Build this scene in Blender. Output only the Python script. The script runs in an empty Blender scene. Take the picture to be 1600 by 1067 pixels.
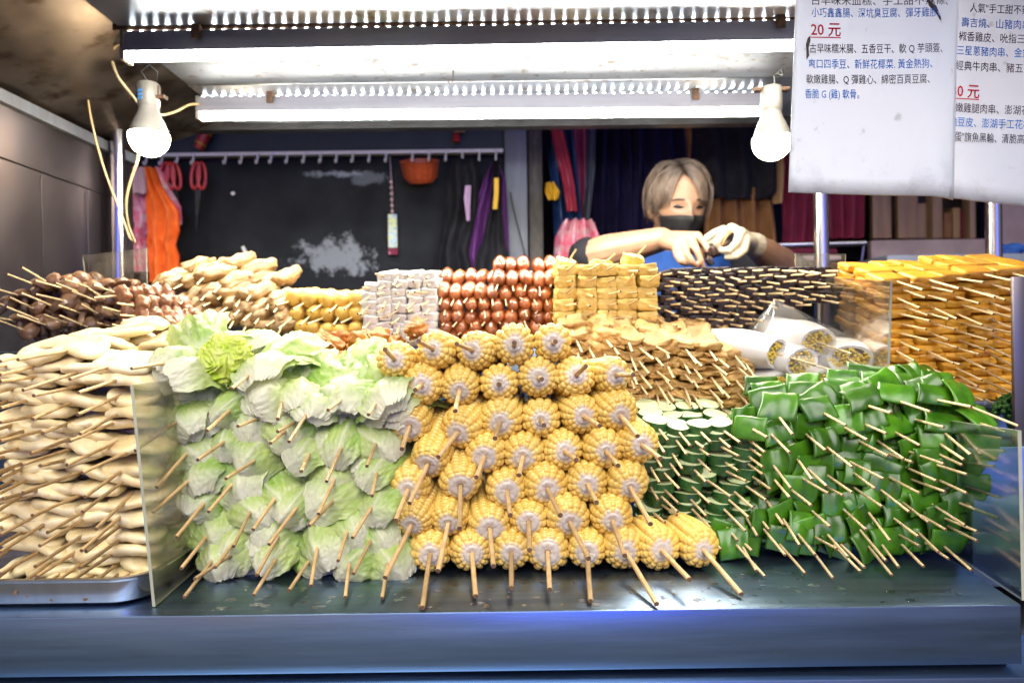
import bpy, bmesh, math, random
from mathutils import Vector, Matrix, Euler, noise
R = math.radians
PI = math.pi
SC = bpy.context.scene
COL = SC.collection
rnd = random.Random(7)

# ------------------------------------------------------------------ camera, world, exposure
H = 1.22                      # eye height above the street
FPX = 1067.0                  # focal length in pixels of the 1600 px wide photograph
ROLL = 0.0131
cd = bpy.data.cameras.new('camera'); cam = bpy.data.objects.new('camera', cd); COL.objects.link(cam)
cd.sensor_width = 36.0; cd.lens = 36.0 * FPX / 1600.0
cd.clip_start = 0.02; cd.clip_end = 400
cd.dof.use_dof = True; cd.dof.focus_distance = 0.80; cd.dof.aperture_fstop = 5.0
cr, sr = math.cos(ROLL), math.sin(ROLL)
cam.matrix_world = Matrix(((cr, sr, 0, 0), (0, 0, -1, 0), (-sr, cr, 0, H), (0, 0, 0, 1)))
SC.camera = cam

wd = bpy.data.worlds.new('World'); SC.world = wd; wd.use_nodes = True
nt = wd.node_tree; nt.nodes.clear()
out = nt.nodes.new('ShaderNodeOutputWorld')
sky = nt.nodes.new('ShaderNodeTexSky'); sky.sky_type = 'NISHITA'; sky.sun_disc = False
sky.sun_elevation = R(1.0); sky.sun_rotation = R(200); sky.altitude = 100
b1 = nt.nodes.new('ShaderNodeBackground'); b1.inputs['Strength'].default_value = 0.03
nt.links.new(sky.outputs[0], b1.inputs['Color'])
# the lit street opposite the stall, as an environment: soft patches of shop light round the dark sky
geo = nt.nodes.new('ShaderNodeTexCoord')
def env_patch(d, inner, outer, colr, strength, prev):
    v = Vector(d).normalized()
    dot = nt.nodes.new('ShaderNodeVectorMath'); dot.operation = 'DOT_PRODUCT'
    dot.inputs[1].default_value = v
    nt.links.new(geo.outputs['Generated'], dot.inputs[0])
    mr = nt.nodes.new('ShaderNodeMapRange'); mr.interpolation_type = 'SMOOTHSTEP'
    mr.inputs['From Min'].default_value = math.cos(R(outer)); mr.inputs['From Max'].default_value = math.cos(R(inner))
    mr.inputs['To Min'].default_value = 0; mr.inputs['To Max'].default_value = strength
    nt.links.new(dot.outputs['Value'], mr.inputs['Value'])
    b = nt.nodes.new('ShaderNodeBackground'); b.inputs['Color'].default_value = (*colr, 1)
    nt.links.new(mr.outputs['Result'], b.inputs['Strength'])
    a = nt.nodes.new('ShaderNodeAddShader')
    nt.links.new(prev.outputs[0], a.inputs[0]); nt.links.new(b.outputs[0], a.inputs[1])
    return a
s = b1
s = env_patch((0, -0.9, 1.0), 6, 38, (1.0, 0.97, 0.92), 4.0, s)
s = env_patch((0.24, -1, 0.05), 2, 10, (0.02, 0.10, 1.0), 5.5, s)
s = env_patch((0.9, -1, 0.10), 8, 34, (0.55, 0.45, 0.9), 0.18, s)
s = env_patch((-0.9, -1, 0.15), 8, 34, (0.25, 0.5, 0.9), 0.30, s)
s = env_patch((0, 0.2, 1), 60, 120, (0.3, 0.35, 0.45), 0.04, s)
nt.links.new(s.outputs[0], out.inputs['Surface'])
SC.view_settings.view_transform = 'Standard'; SC.view_settings.look = 'None'
SC.view_settings.exposure = 1.12; SC.view_settings.gamma = 1.0
SC.view_settings.use_curve_mapping = False
SC.cycles.max_bounces = 8; SC.cycles.diffuse_bounces = 2; SC.cycles.glossy_bounces = 4
SC.cycles.transparent_max_bounces = 12; SC.cycles.transmission_bounces = 5
SC.cycles.caustics_reflective = False; SC.cycles.caustics_refractive = False
SC.cycles.sample_clamp_indirect = 6.0
TUBE_L, BULB_L, LED_L = 72.0, 60.0, 34.0

# ------------------------------------------------------------------ placing things
def at(px, py, Y):
    """the point at depth Y that the photograph shows at pixel (px, py) of 1600 x 1067"""
    dx = (px - 800.0) / FPX; dy = (533.5 - py) / FPX
    return Vector(((dx * cr + dy * sr) * Y, Y, (-dx * sr + dy * cr) * Y + H))
TOP = H - 0.27                # counter top
# ------------------------------------------------------------------ materials
def _nodes(name):
    m = bpy.data.materials.new(name); m.use_nodes = True
    t = m.node_tree; p = t.nodes['Principled BSDF']
    return m, t, p
def obj_vec(t, scale=(1, 1, 1)):
    tc = t.nodes.new('ShaderNodeTexCoord'); oi = t.nodes.new('ShaderNodeObjectInfo')
    mul = t.nodes.new('ShaderNodeMath'); mul.operation = 'MULTIPLY'; mul.inputs[1].default_value = 37.0
    t.links.new(oi.outputs['Random'], mul.inputs[0])
    add = t.nodes.new('ShaderNodeVectorMath'); add.operation = 'ADD'
    t.links.new(tc.outputs['Object'], add.inputs[0]); t.links.new(mul.outputs[0], add.inputs[1])
    sc = t.nodes.new('ShaderNodeVectorMath'); sc.operation = 'MULTIPLY'; sc.inputs[1].default_value = scale
    t.links.new(add.outputs[0], sc.inputs[0])
    return sc.outputs[0], oi
def noise_fac(t, vec, scale, detail=3, rough=.6, lo=.35, hi=.65):
    n = t.nodes.new('ShaderNodeTexNoise'); n.inputs['Scale'].default_value = scale
    n.inputs['Detail'].default_value = detail; n.inputs['Roughness'].default_value = rough
    t.links.new(vec, n.inputs['Vector'])
    mr = t.nodes.new('ShaderNodeMapRange'); mr.inputs['From Min'].default_value = lo; mr.inputs['From Max'].default_value = hi
    t.links.new(n.outputs['Fac'], mr.inputs['Value'])
    return mr.outputs['Result']
def mixc(t, fac, a, b, mode='MIX'):
    m = t.nodes.new('ShaderNodeMix'); m.data_type = 'RGBA'; m.blend_type = mode
    for sock, v in ((m.inputs['Factor'], fac), (m.inputs['A'], a), (m.inputs['B'], b)):
        if isinstance(v, (int, float)): sock.default_value = v
        elif isinstance(v, tuple): sock.default_value = (*v, 1)
        else: t.links.new(v, sock)
    return m.outputs['Result']
def pm(name, c1, c2=None, scale=60, rough=.5, metal=0, bump=0, bscale=200, rand=0, sss=0, coat=0,
       stretch=(1, 1, 1), trans=0, c3=None, c3scale=200, c3lo=.6, c3hi=.7, spec=.5, attr=None, acol=None, rvar=0):
    m, t, p = _nodes(name)
    vec, oi = obj_vec(t, stretch)
    col = c1
    if c2: col = mixc(t, noise_fac(t, vec, scale), c1, c2)
    if attr:
        at_ = t.nodes.new('ShaderNodeAttribute'); at_.attribute_name = attr
        col = mixc(t, at_.outputs['Fac'], acol, col)
    if c3: col = mixc(t, noise_fac(t, vec, c3scale, lo=c3lo, hi=c3hi), col, c3)
    if rand:
        hsv = t.nodes.new('ShaderNodeHueSaturation')
        mr = t.nodes.new('ShaderNodeMapRange'); mr.inputs['To Min'].default_value = 1 - rand; mr.inputs['To Max'].default_value = 1 + rand
        t.links.new(oi.outputs['Random'], mr.inputs['Value']); t.links.new(mr.outputs['Result'], hsv.inputs['Value'])
        if isinstance(col, tuple): hsv.inputs['Color'].default_value = (*col, 1)
        else: t.links.new(col, hsv.inputs['Color'])
        col = hsv.outputs['Color']
    if isinstance(col, tuple): p.inputs['Base Color'].default_value = (*col, 1)
    else: t.links.new(col, p.inputs['Base Color'])
    p.inputs['Roughness'].default_value = rough; p.inputs['Metallic'].default_value = metal
    p.inputs['Specular IOR Level'].default_value = spec
    if rvar:
        f = noise_fac(t, vec, scale * 1.7)
        mr = t.nodes.new('ShaderNodeMapRange'); mr.inputs['To Min'].default_value = max(.03, rough - rvar); mr.inputs['To Max'].default_value = rough + rvar
        t.links.new(f, mr.inputs['Value']); t.links.new(mr.outputs['Result'], p.inputs['Roughness'])
    if coat: p.inputs['Coat Weight'].default_value = coat; p.inputs['Coat Roughness'].default_value = .12
    if sss:
        p.inputs['Subsurface Weight'].default_value = sss; p.inputs['Subsurface Radius'].default_value = (.012, .007, .004)
        p.inputs['Subsurface Scale'].default_value = 1.0
    if bump:
        n = t.nodes.new('ShaderNodeTexNoise'); n.inputs['Scale'].default_value = bscale; n.inputs['Detail'].default_value = 4
        t.links.new(vec, n.inputs['Vector'])
        b = t.nodes.new('ShaderNodeBump'); b.inputs['Strength'].default_value = bump; b.inputs['Distance'].default_value = .003
        t.links.new(n.outputs['Fac'], b.inputs['Height']); t.links.new(b.outputs['Normal'], p.inputs['Normal'])
    if trans:
        tr = t.nodes.new('ShaderNodeBsdfTranslucent')
        if isinstance(col, tuple): tr.inputs['Color'].default_value = (*col, 1)
        else: t.links.new(col, tr.inputs['Color'])
        mx = t.nodes.new('ShaderNodeMixShader'); mx.inputs[0].default_value = trans
        o = t.nodes['Material Output']
        t.links.new(p.outputs[0], mx.inputs[1]); t.links.new(tr.outputs[0], mx.inputs[2]); t.links.new(mx.outputs[0], o.inputs['Surface'])
    return m
def emis(name, col, strength):
    m, t, p = _nodes(name)
    p.inputs['Base Color'].default_value = (.8, .8, .8, 1)
    p.inputs['Emission Color'].default_value = (*col, 1); p.inputs['Emission Strength'].default_value = strength
    return m
def clear(name, tint, haze, hcol=(.7, .7, .7), gloss=.08, rough=.05, nscale=25):
    """clear acrylic or film: see-through, a little milky, with a sharp reflection"""
    m, t, p = _nodes(name)
    t.nodes.remove(p)
    tr = t.nodes.new('ShaderNodeBsdfTransparent'); tr.inputs[0].default_value = (*tint, 1)
    df = t.nodes.new('ShaderNodeBsdfDiffuse'); df.inputs[0].default_value = (*hcol, 1)
    tl = t.nodes.new('ShaderNodeBsdfTranslucent'); tl.inputs[0].default_value = (*hcol, 1)
    dm = t.nodes.new('ShaderNodeMixShader'); dm.inputs[0].default_value = .5
    t.links.new(df.outputs[0], dm.inputs[1]); t.links.new(tl.outputs[0], dm.inputs[2])
    gl = t.nodes.new('ShaderNodeBsdfGlossy'); gl.inputs['Roughness'].default_value = rough
    vec, oi = obj_vec(t)
    f = noise_fac(t, vec, nscale, lo=.3, hi=.75)
    ml = t.nodes.new('ShaderNodeMath'); ml.operation = 'MULTIPLY'; ml.inputs[1].default_value = haze * 1.6
    t.links.new(f, ml.inputs[0])
    m1 = t.nodes.new('ShaderNodeMixShader'); t.links.new(ml.outputs[0], m1.inputs[0])
    t.links.new(tr.outputs[0], m1.inputs[1]); t.links.new(dm.outputs[0], m1.inputs[2])
    lw = t.nodes.new('ShaderNodeLayerWeight'); lw.inputs['Blend'].default_value = .25
    fm = t.nodes.new('ShaderNodeMath'); fm.operation = 'MULTIPLY_ADD'; fm.inputs[1].default_value = .5; fm.inputs[2].default_value = gloss * .5
    t.links.new(lw.outputs['Fresnel'], fm.inputs[0])
    m2 = t.nodes.new('ShaderNodeMixShader'); t.links.new(fm.outputs[0], m2.inputs[0])
    t.links.new(m1.outputs[0], m2.inputs[1]); t.links.new(gl.outputs[0], m2.inputs[2])
    t.links.new(m2.outputs[0], t.nodes['Material Output'].inputs['Surface'])
    return m

MAT = dict(
    steel=pm('brushed_steel', (.235, .335, .475), (.18, .265, .405), scale=7, rough=.33, metal=1, bump=.03, bscale=60, stretch=(.5, 9, 9), rvar=.04, c3=(.18, .205, .28), c3scale=3, c3lo=.55, c3hi=.8),
    wallsteel=pm('wall_steel', (.22, .195, .20), (.15, .13, .135), scale=3, rough=.40, metal=1, bump=.02, bscale=60, stretch=(1, 1, .6), rvar=.05,
                 c3=(.20, .15, .13), c3scale=5, c3lo=.6, c3hi=.9),
    roofsteel=pm('roof_steel', (.23, .19, .16), (.14, .11, .09), scale=7, rough=.46, metal=1, bump=.06, bscale=30, rvar=.08,
                 c3=(.06, .035, .02), c3scale=16, c3lo=.52, c3hi=.7),
    ceilsteel=None,
    pole=pm('polished_pole', (.62, .60, .62), (.5, .48, .5), scale=8, rough=.2, metal=1, stretch=(6, 6, .5)),
    darkmetal=pm('dark_metal', (.04, .04, .045), (.02, .02, .02), scale=20, rough=.45, metal=.6),
    rust=pm('rusty_clip', (.12, .06, .03), (.05, .03, .02), scale=80, rough=.7, metal=.4),
    casing=pm('lamp_casing', (.26, .265, .32), (.20, .205, .26), scale=6, rough=.28, metal=.25, stretch=(.3, 4, 4)),
    tube=emis('tube_diffuser', (1, .96, .865), TUBE_L), led=emis('led_dots', (.9, .97, 1), LED_L),
    bulb=emis('bulb_glass', (1, .80, .52), BULB_L),
    plastic=pm('white_plastic', (.17, .16, .14), (.14, .13, .115), scale=30, rough=.4),
    bluetag=pm('blue_print', (.03, .18, .45), rough=.5),
    cable=pm('cream_cable', (.60, .46, .26), (.45, .33, .18), scale=60, rough=.5),
    blackcable=pm('black_cable', (.02, .02, .02), rough=.5),
    stick=pm('bamboo', (.66, .45, .22), (.50, .31, .13), scale=30, rough=.55, rand=.28, stretch=(5, .25, 5), bump=.1, bscale=80),
    stickend=pm('bamboo_end', (.10, .055, .035), (.2, .1, .05), scale=400, rough=.8),
    stickpale=pm('pale_bamboo', (.80, .62, .36), (.68, .48, .24), scale=30, rough=.55, rand=.22, stretch=(5, .25, 5)),
    corn=pm('corn_kernels', (.83, .56, .14), (.74, .45, .08), scale=55, rough=.3, rand=.08, attr='k', acol=(.60, .51, .42), spec=.5, coat=.15, bump=.06, bscale=300),
    cabbage=None, pepper=pm('pepper_skin', (.062, .195, .005), (.020, .090, .003), scale=32, rough=.30, rand=.34, coat=.12, bump=.12, bscale=40, attr='k', acol=(.22, .44, .08)),
    zskin=pm('courgette_skin', (.012, .055, .012), (.03, .11, .025), scale=160, rough=.3, rand=.3, coat=.2),
    zflesh=pm('courgette_flesh', (.72, .76, .46), (.60, .68, .32), scale=120, rough=.42, rand=.1, bump=.1),
    fishcake=pm('fish_cake', (.91, .78, .49), (.85, .67, .34), scale=24, rough=.36, rand=.10, bump=.10, bscale=90, c3=(.60, .33, .10), c3scale=34, c3lo=.60, c3hi=.78, coat=.1),
    mushroom=pm('braised_mushroom', (.16, .075, .032), (.27, .15, .075), scale=34, rough=.38, rand=.35, bump=.25, bscale=70, coat=.2),
    stem=pm('mushroom_stem', (.30, .19, .11), (.18, .10, .055), scale=60, rough=.5, rand=.2, bump=.2),
    gizzard=pm('braised_gizzard', (.33, .15, .065), (.24, .10, .045), scale=40, rough=.34, rand=.15, bump=.3, bscale=50, coat=.2),
    ricesausage=pm('rice_sausage', (.44, .29, .12), (.32, .18, .06), scale=55, rough=.42, rand=.12, bump=.3, bscale=110, c3=(.22, .10, .035), c3scale=110, c3lo=.62, c3hi=.72),
    fishball=pm('yellow_ball', (.82, .53, .11), (.74, .43, .07), scale=40, rough=.36, rand=.08, bump=.06),
    taro=pm('white_cube', (.82, .80, .73), (.74, .70, .62), scale=45, rough=.5, rand=.07, bump=.3, bscale=120),
    sausage=pm('red_sausage', (.46, .15, .045), (.30, .075, .02), scale=30, rough=.24, rand=.22, coat=.3, bump=.08, bscale=60, c3=(.46, .16, .05), c3scale=50, c3lo=.6, c3hi=.8),
    friedtofu=pm('fried_tofu', (.86, .62, .18), (.78, .50, .10), scale=50, rough=.6, rand=.08, bump=.5, bscale=140, c3=(.50, .25, .04), c3scale=60, c3lo=.6, c3hi=.75),
    bloodcake=pm('blood_cake', (.042, .024, .020), (.022, .012, .010), scale=60, rough=.5, rand=.3, bump=.5, bscale=170, c3=(.11, .07, .055), c3scale=190, c3lo=.62, c3hi=.75),
    tofuskin=pm('tofu_skin', (.68, .43, .14), (.43, .23, .055), scale=45, rough=.55, rand=.16, bump=.4, bscale=120, c3=(.26, .11, .025), c3scale=70, c3lo=.62, c3hi=.75),
    orangetofu=pm('orange_tofu', (.78, .40, .035), (.64, .27, .018), scale=38, rough=.42, rand=.14, bump=.3, bscale=130, c3=(.36, .10, .01), c3scale=55, c3lo=.6, c3hi=.75),
    chicken=pm('fried_chicken', (.56, .23, .03), (.42, .14, .015), scale=70, rough=.5, rand=.15, bump=.6, bscale=140),
    squid=pm('squid_body', (.80, .76, .70), (.74, .68, .60), scale=20, rough=.32, rand=.03, coat=.3),
    roe=pm('roe', (.90, .68, .14), (.80, .54, .07), scale=150, rough=.4),
    broccoli=pm('broccoli', (.035, .13, .02), (.07, .20, .04), scale=160, rough=.6, bump=.4, bscale=400),
    skin=pm('skin', (.42, .24, .15), (.37, .20, .12), scale=30, rough=.42, sss=.12, bump=.04, bscale=200),
    glove=pm('latex_glove', (.52, .46, .36), (.45, .39, .29), scale=30, rough=.4, bump=.25, bscale=60),
    hair=pm('dyed_hair', (.25, .185, .135), (.15, .105, .075), scale=40, rough=.38, stretch=(1, 1, .6), attr='k', acol=(.035, .024, .02)),
    mask=pm('black_mask', (.016, .015, .016), (.024, .022, .022), scale=60, rough=.6),
    brow=pm('eyebrow_hair', (.05, .03, .022), rough=.6),
    eye=pm('eye_dark', (.012, .009, .008), rough=.15),
    bluecloth=pm('blue_cloth', (.012, .08, .34), (.008, .055, .26), scale=25, rough=.75, bump=.2, bscale=300),
    blackcloth=pm('black_cloth', (.012, .012, .015), (.02, .02, .025), scale=20, rough=.9, bump=.2, bscale=200, spec=.15),
    navycloth=pm('navy_cloth', (.010, .010, .036), (.018, .013, .05), scale=12, rough=.9, spec=.15),
    browncloth=pm('brown_cloth', (.26, .115, .035), (.20, .08, .024), scale=14, rough=.75),
    tancloth=pm('tan_cloth', (.34, .20, .08), rough=.75),
    orangecloth=pm('orange_apron_cloth', (.84, .16, .012), (.72, .11, .01), scale=30, rough=.7),
    pinkcloth=pm('pink_stripe_cloth', (.80, .12, .26), (.76, .52, .56), scale=16, rough=.75, stretch=(1, 1, 2.5)),
    palecloth=pm('pale_cloth', (.70, .52, .50), (.6, .4, .42), scale=20, rough=.8),
    crimson=pm('crimson_print', (.22, .012, .05), (.15, .008, .04), scale=12, rough=.8, c3=(.55, .35, .40), c3scale=22, c3lo=.68, c3hi=.72),
    purplecloth=pm('purple_cloth', (.12, .025, .17), (.08, .015, .12), scale=14, rough=.7),
    lilac=pm('lilac_cloth', (.45, .30, .50), rough=.7),
    yellow=pm('yellow_strap', (.62, .36, .02), rough=.6),
    umbblue=pm('umbrella_blue', (.014, .05, .17), (.01, .03, .11), scale=14, rough=.55),
    umbred=pm('umbrella_red', (.33, .03, .06), (.25, .02, .05), scale=14, rough=.55),
    umbpink=pm('umbrella_pink', (.32, .05, .12), (.24, .04, .1), scale=14, rough=.55),
    redplastic=pm('red_plastic', (.50, .035, .03), (.4, .02, .02), scale=40, rough=.35),
    basket=pm('orange_basket', (.42, .07, .02), (.3, .05, .015), scale=90, rough=.45),
    greypost=pm('grey_post', (.15, .17, .22), (.11, .125, .16), scale=9, rough=.5, stretch=(3, 3, .4)),
    brownpost=pm('brown_post', (.085, .075, .07), (.05, .045, .04), scale=30, rough=.7, stretch=(2, 2, .6)),
    wood=pm('pale_wood', (.36, .22, .13), (.26, .15, .085), scale=8, rough=.6, stretch=(6, 6, .5)),
    pinkwall=pm('pinkish_panel', (.40, .29, .27), (.30, .21, .20), scale=9, rough=.6),
    darkwall=pm('dark_teal_wall', (.018, .035, .045), (.012, .024, .032), scale=5, rough=.6),
    dark=pm('dark_shop', (.02, .016, .022), (.012, .01, .012), scale=4, rough=.8),
    street=pm('asphalt', (.05, .05, .052), (.035, .035, .038), scale=6, rough=.55, bump=.3, bscale=120),
    acrylic=clear('acrylic_sheet', (.93, .93, .88), .16, (.75, .72, .62), gloss=.06),
    acryledge=pm('acrylic_edge', (.42, .42, .32), (.34, .34, .26), scale=30, rough=.25),
    film=clear('plastic_film', (.98, .98, .98), .045, (.85, .85, .85), gloss=.05, rough=.08, nscale=30),
    darkacryl=clear('scuffed_acrylic', (.66, .70, .74), .05, (.25, .29, .33), gloss=.03, rough=.15, nscale=14),
    water=None, paper=None,
    inkblue=pm('blue_ink', (.002, .17, .60), rough=.8, spec=.1), inkdark=pm('dark_ink', (.02, .015, .06), rough=.8, spec=.1),
    inkred=pm('red_ink', (.62, .012, .04), rough=.8, spec=.1), white=pm('white_print', (.75, .74, .72), rough=.5),
)
def _cabbage():
    m, t, p = _nodes('cabbage_leaf')
    vec, oi = obj_vec(t)
    a = t.nodes.new('ShaderNodeAttribute'); a.attribute_name = 'k'
    n = noise_fac(t, vec, 60, lo=.3, hi=.7)
    green = mixc(t, n, (.46, .61, .11), (.60, .70, .24))
    g2 = mixc(t, noise_fac(t, vec, 9, lo=.45, hi=.6), green, (.28, .50, .04))
    col = mixc(t, a.outputs['Fac'], (.84, .82, .62), g2)
    t.links.new(col, p.inputs['Base Color']); p.inputs['Roughness'].default_value = .38
    tr = t.nodes.new('ShaderNodeBsdfTranslucent'); t.links.new(col, tr.inputs['Color'])
    mx = t.nodes.new('ShaderNodeMixShader'); mx.inputs[0].default_value = .34
    t.links.new(p.outputs[0], mx.inputs[1]); t.links.new(tr.outputs[0], mx.inputs[2]); t.links.new(mx.outputs[0], t.nodes['Material Output'].inputs['Surface'])
    nb = t.nodes.new('ShaderNodeTexVoronoi'); nb.feature = 'DISTANCE_TO_EDGE'; nb.inputs['Scale'].default_value = 150
    t.links.new(vec, nb.inputs['Vector'])
    b = t.nodes.new('ShaderNodeBump'); b.inputs['Strength'].default_value = .45; b.inputs['Distance'].default_value = .002
    t.links.new(nb.outputs['Distance'], b.inputs['Height']); t.links.new(b.outputs['Normal'], p.inputs['Normal'])
    return m
MAT['cabbage'] = _cabbage()
def _ceil():
    m, t, p = _nodes('ceiling_steel'); vec, oi = obj_vec(t)
    col = mixc(t, noise_fac(t, vec, 30, lo=.6, hi=.75), mixc(t, noise_fac(t, vec, 5), (.52, .55, .60), (.40, .43, .48)), (.20, .14, .10))
    t.links.new(col, p.inputs['Base Color']); p.inputs['Metallic'].default_value = 1; p.inputs['Roughness'].default_value = .42
    p.inputs['Anisotropic'].default_value = .95; p.inputs['Anisotropic Rotation'].default_value = .25
    tg = t.nodes.new('ShaderNodeTangent'); tg.direction_type = 'UV_MAP'; tg.uv_map = 'UVMap'
    t.links.new(tg.outputs[0], p.inputs['Tangent']); return m
MAT['ceilsteel'] = _ceil()
MAT['stained_antiglare'] = pm('stained_antiglare_steel', (.30, .32, .34), (.22, .23, .25), scale=8, rough=.62, metal=1, c3=(.14, .09, .06), c3scale=45, c3lo=.58, c3hi=.72)  # stained metal, its base also darkened and roughened to mute mirrored tube glare
MAT['water'] = clear('water', (.97, .98, 1), 0, gloss=.10, rough=.03)
def _paper():
    m = pm('laminated_paper', (.76, .78, .83), (.70, .73, .80), scale=4, rough=.28, trans=.45, c3=(.34, .33, .34), c3scale=30, c3lo=.64, c3hi=.82)
    t = m.node_tree; p = t.nodes['Principled BSDF']; tc = t.nodes.new('ShaderNodeTexCoord'); sp_ = t.nodes.new('ShaderNodeSeparateXYZ')
    t.links.new(tc.outputs['Object'], sp_.inputs[0])
    mr = t.nodes.new('ShaderNodeMapRange'); mr.inputs['From Min'].default_value = .065; mr.inputs['From Max'].default_value = 0; t.links.new(sp_.outputs['Z'], mr.inputs['Value'])
    n = noise_fac(t, tc.outputs['Object'], 38, 6, .7, .5, 1.15); ml = t.nodes.new('ShaderNodeMath'); ml.operation = 'MULTIPLY'
    t.links.new(n, ml.inputs[0]); t.links.new(mr.outputs['Result'], ml.inputs[1])
    old = p.inputs['Base Color'].links[0].from_socket; c_ = mixc(t, ml.outputs[0], old, (.26, .25, .27))
    t.links.new(c_, p.inputs['Base Color'])
    for nd in t.nodes:
        if nd.type == 'BSDF_TRANSLUCENT': t.links.new(c_, nd.inputs['Color'])
    return m
MAT['paper'] = _paper()

# ------------------------------------------------------------------ mesh helpers
def mk(name, verts, faces, mats, midx=None, smooth=True, k=None):
    me = bpy.data.meshes.new(name)
    me.from_pydata([tuple(v) for v in verts], [], faces)
    for m in (mats if isinstance(mats, (list, tuple)) else [mats]): me.materials.append(MAT[m] if isinstance(m, str) else m)
    if midx: me.polygons.foreach_set('material_index', midx)
    me.polygons.foreach_set('use_smooth', [smooth] * len(me.polygons))
    if k is not None:
        a = me.attributes.new('k', 'FLOAT', 'POINT'); a.data.foreach_set('value', k)
    me.update()
    return me
class MB:
    """collects shapes into ONE mesh"""
    def __init__(s): s.v, s.f, s.m = [], [], []
    def add(s, v, f, m=0):
        o = len(s.v); s.v += [Vector(x) for x in v]; s.f += [tuple(i + o for i in q) for q in f]; s.m += [m] * len(f)
    def box(s, x0, x1, y0, y1, z0, z1, m=0, b=0.0):
        bm = bmesh.new(); bmesh.ops.create_cube(bm, size=1)
        for v in bm.verts: v.co = Vector(((x0 + x1) / 2 + v.co.x * (x1 - x0), (y0 + y1) / 2 + v.co.y * (y1 - y0), (z0 + z1) / 2 + v.co.z * (z1 - z0)))
        if b: bmesh.ops.bevel(bm, geom=bm.edges[:], offset=b, segments=2, affect='EDGES', profile=.5)
        bm.verts.ensure_lookup_table(); bm.verts.index_update()
        s.add([v.co.copy() for v in bm.verts], [[v.index for v in f.verts] for f in bm.faces], m); bm.free()
    def tube(s, pts, r, n=8, m=0, cap=True):
        pts = [Vector(p) for p in pts]; rs = r if isinstance(r, (list, tuple)) else [r] * len(pts)
        v, f = [], []; up = None
        for i, p in enumerate(pts):
            d = (pts[min(i + 1, len(pts) - 1)] - pts[max(i - 1, 0)]).normalized()
            if up is None: up = Vector((0, 0, 1)) if abs(d.z) < .9 else Vector((0, 1, 0))
            a = d.cross(up).normalized(); b = a.cross(d).normalized(); up = b
            for j in range(n):
                t = 2 * PI * j / n; v.append(p + (a * math.cos(t) + b * math.sin(t)) * rs[i])
        for i in range(len(pts) - 1):
            for j in range(n):
                f.append((i * n + j, i * n + (j + 1) % n, (i + 1) * n + (j + 1) % n, (i + 1) * n + j))
        if cap: f.append(tuple(range(n))[::-1]); f.append(tuple(range((len(pts) - 1) * n, len(pts) * n)))
        s.add(v, f, m)
    def lathe(s, prof, n=24, m=0, c=(0, 0, 0)):
        v, f = [], []; c = Vector(c)
        for r_, z in prof:
            for j in range(n):
                t = 2 * PI * j / n; v.append(c + Vector((r_ * math.cos(t), r_ * math.sin(t), z)))
        for i in range(len(prof) - 1):
            for j in range(n):
                f.append((i * n + j, i * n + (j + 1) % n, (i + 1) * n + (j + 1) % n, (i + 1) * n + j))
        s.add(v, f, m)
    def ball(s, c, r, m=0, n=1):
        bm = bmesh.new(); bmesh.ops.create_icosphere(bm, subdivisions=n, radius=1)
        rr = Vector(r) if isinstance(r, (list, tuple)) else Vector((r, r, r))
        bm.verts.index_update()
        s.add([Vector(c) + Vector((v.co.x * rr.x, v.co.y * rr.y, v.co.z * rr.z)) for v in bm.verts], [[v.index for v in f.verts] for f in bm.faces], m); bm.free()
    def mesh(s, name, mats, smooth=True):
        me = mk(name, s.v, s.f, mats, s.m, smooth)
        if smooth: auto_smooth(me)
        return me
def auto_smooth(me, ang=40):
    bm = bmesh.new(); bm.from_mesh(me)
    bmesh.ops.recalc_face_normals(bm, faces=bm.faces[:])
    for e in bm.edges:
        if len(e.link_faces) == 2 and e.calc_face_angle(0) > R(ang): e.smooth = False
    bm.to_mesh(me); bm.free()
def link(name, data, parent=None, loc=(0, 0, 0), rot=None, scale=(1, 1, 1)):
    o = bpy.data.objects.new(name, data); COL.objects.link(o)
    m = Matrix.Identity(3) if rot is None else (rot.to_matrix() if isinstance(rot, Euler) else rot)
    m = m.to_4x4(); m.translation = Vector(loc)
    o.matrix_basis = m @ Matrix.Diagonal((*scale, 1))
    if parent: o.parent = parent
    return o
def tag(o, label, cat, group=None, kind=None):
    if label: o['label'] = label
    if cat: o['category'] = cat
    if group: o['group'] = group
    if kind: o['kind'] = kind
    return o
def thing(name, label, cat, loc=(0, 0, 0), group=None):
    return tag(link(name, None, None, loc), label, cat, group)
def whole(name, mb, mats, label, cat, group=None, smooth=True):
    """a thing that is one mesh, its origin at its middle bottom"""
    zs = min(v.z for v in mb.v); c = sum(mb.v, Vector()) / len(mb.v); c.z = zs
    mb.v = [v - c for v in mb.v]
    return tag(link(name, mb.mesh(name, mats, smooth), None, c), label, cat, group)
def struct(name, mb, mats, smooth=False):
    return tag(link(name, mb.mesh(name, mats, smooth)), None, None, kind='structure')
_unit = ['', 'first', 'second', 'third', 'fourth', 'fifth', 'sixth', 'seventh', 'eighth', 'ninth', 'tenth', 'eleventh', 'twelfth', 'thirteenth',
         'fourteenth', 'fifteenth', 'sixteenth', 'seventeenth', 'eighteenth', 'nineteenth', 'twentieth']
def nth(n): return _unit[n] if n <= 20 else 'twenty-' + _unit[n - 20]
# ------------------------------------------------------------------ the setting
g = MB(); g.box(-60, 60, -60, 60, -.3, 0); struct('street', g, ['street'])

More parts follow.
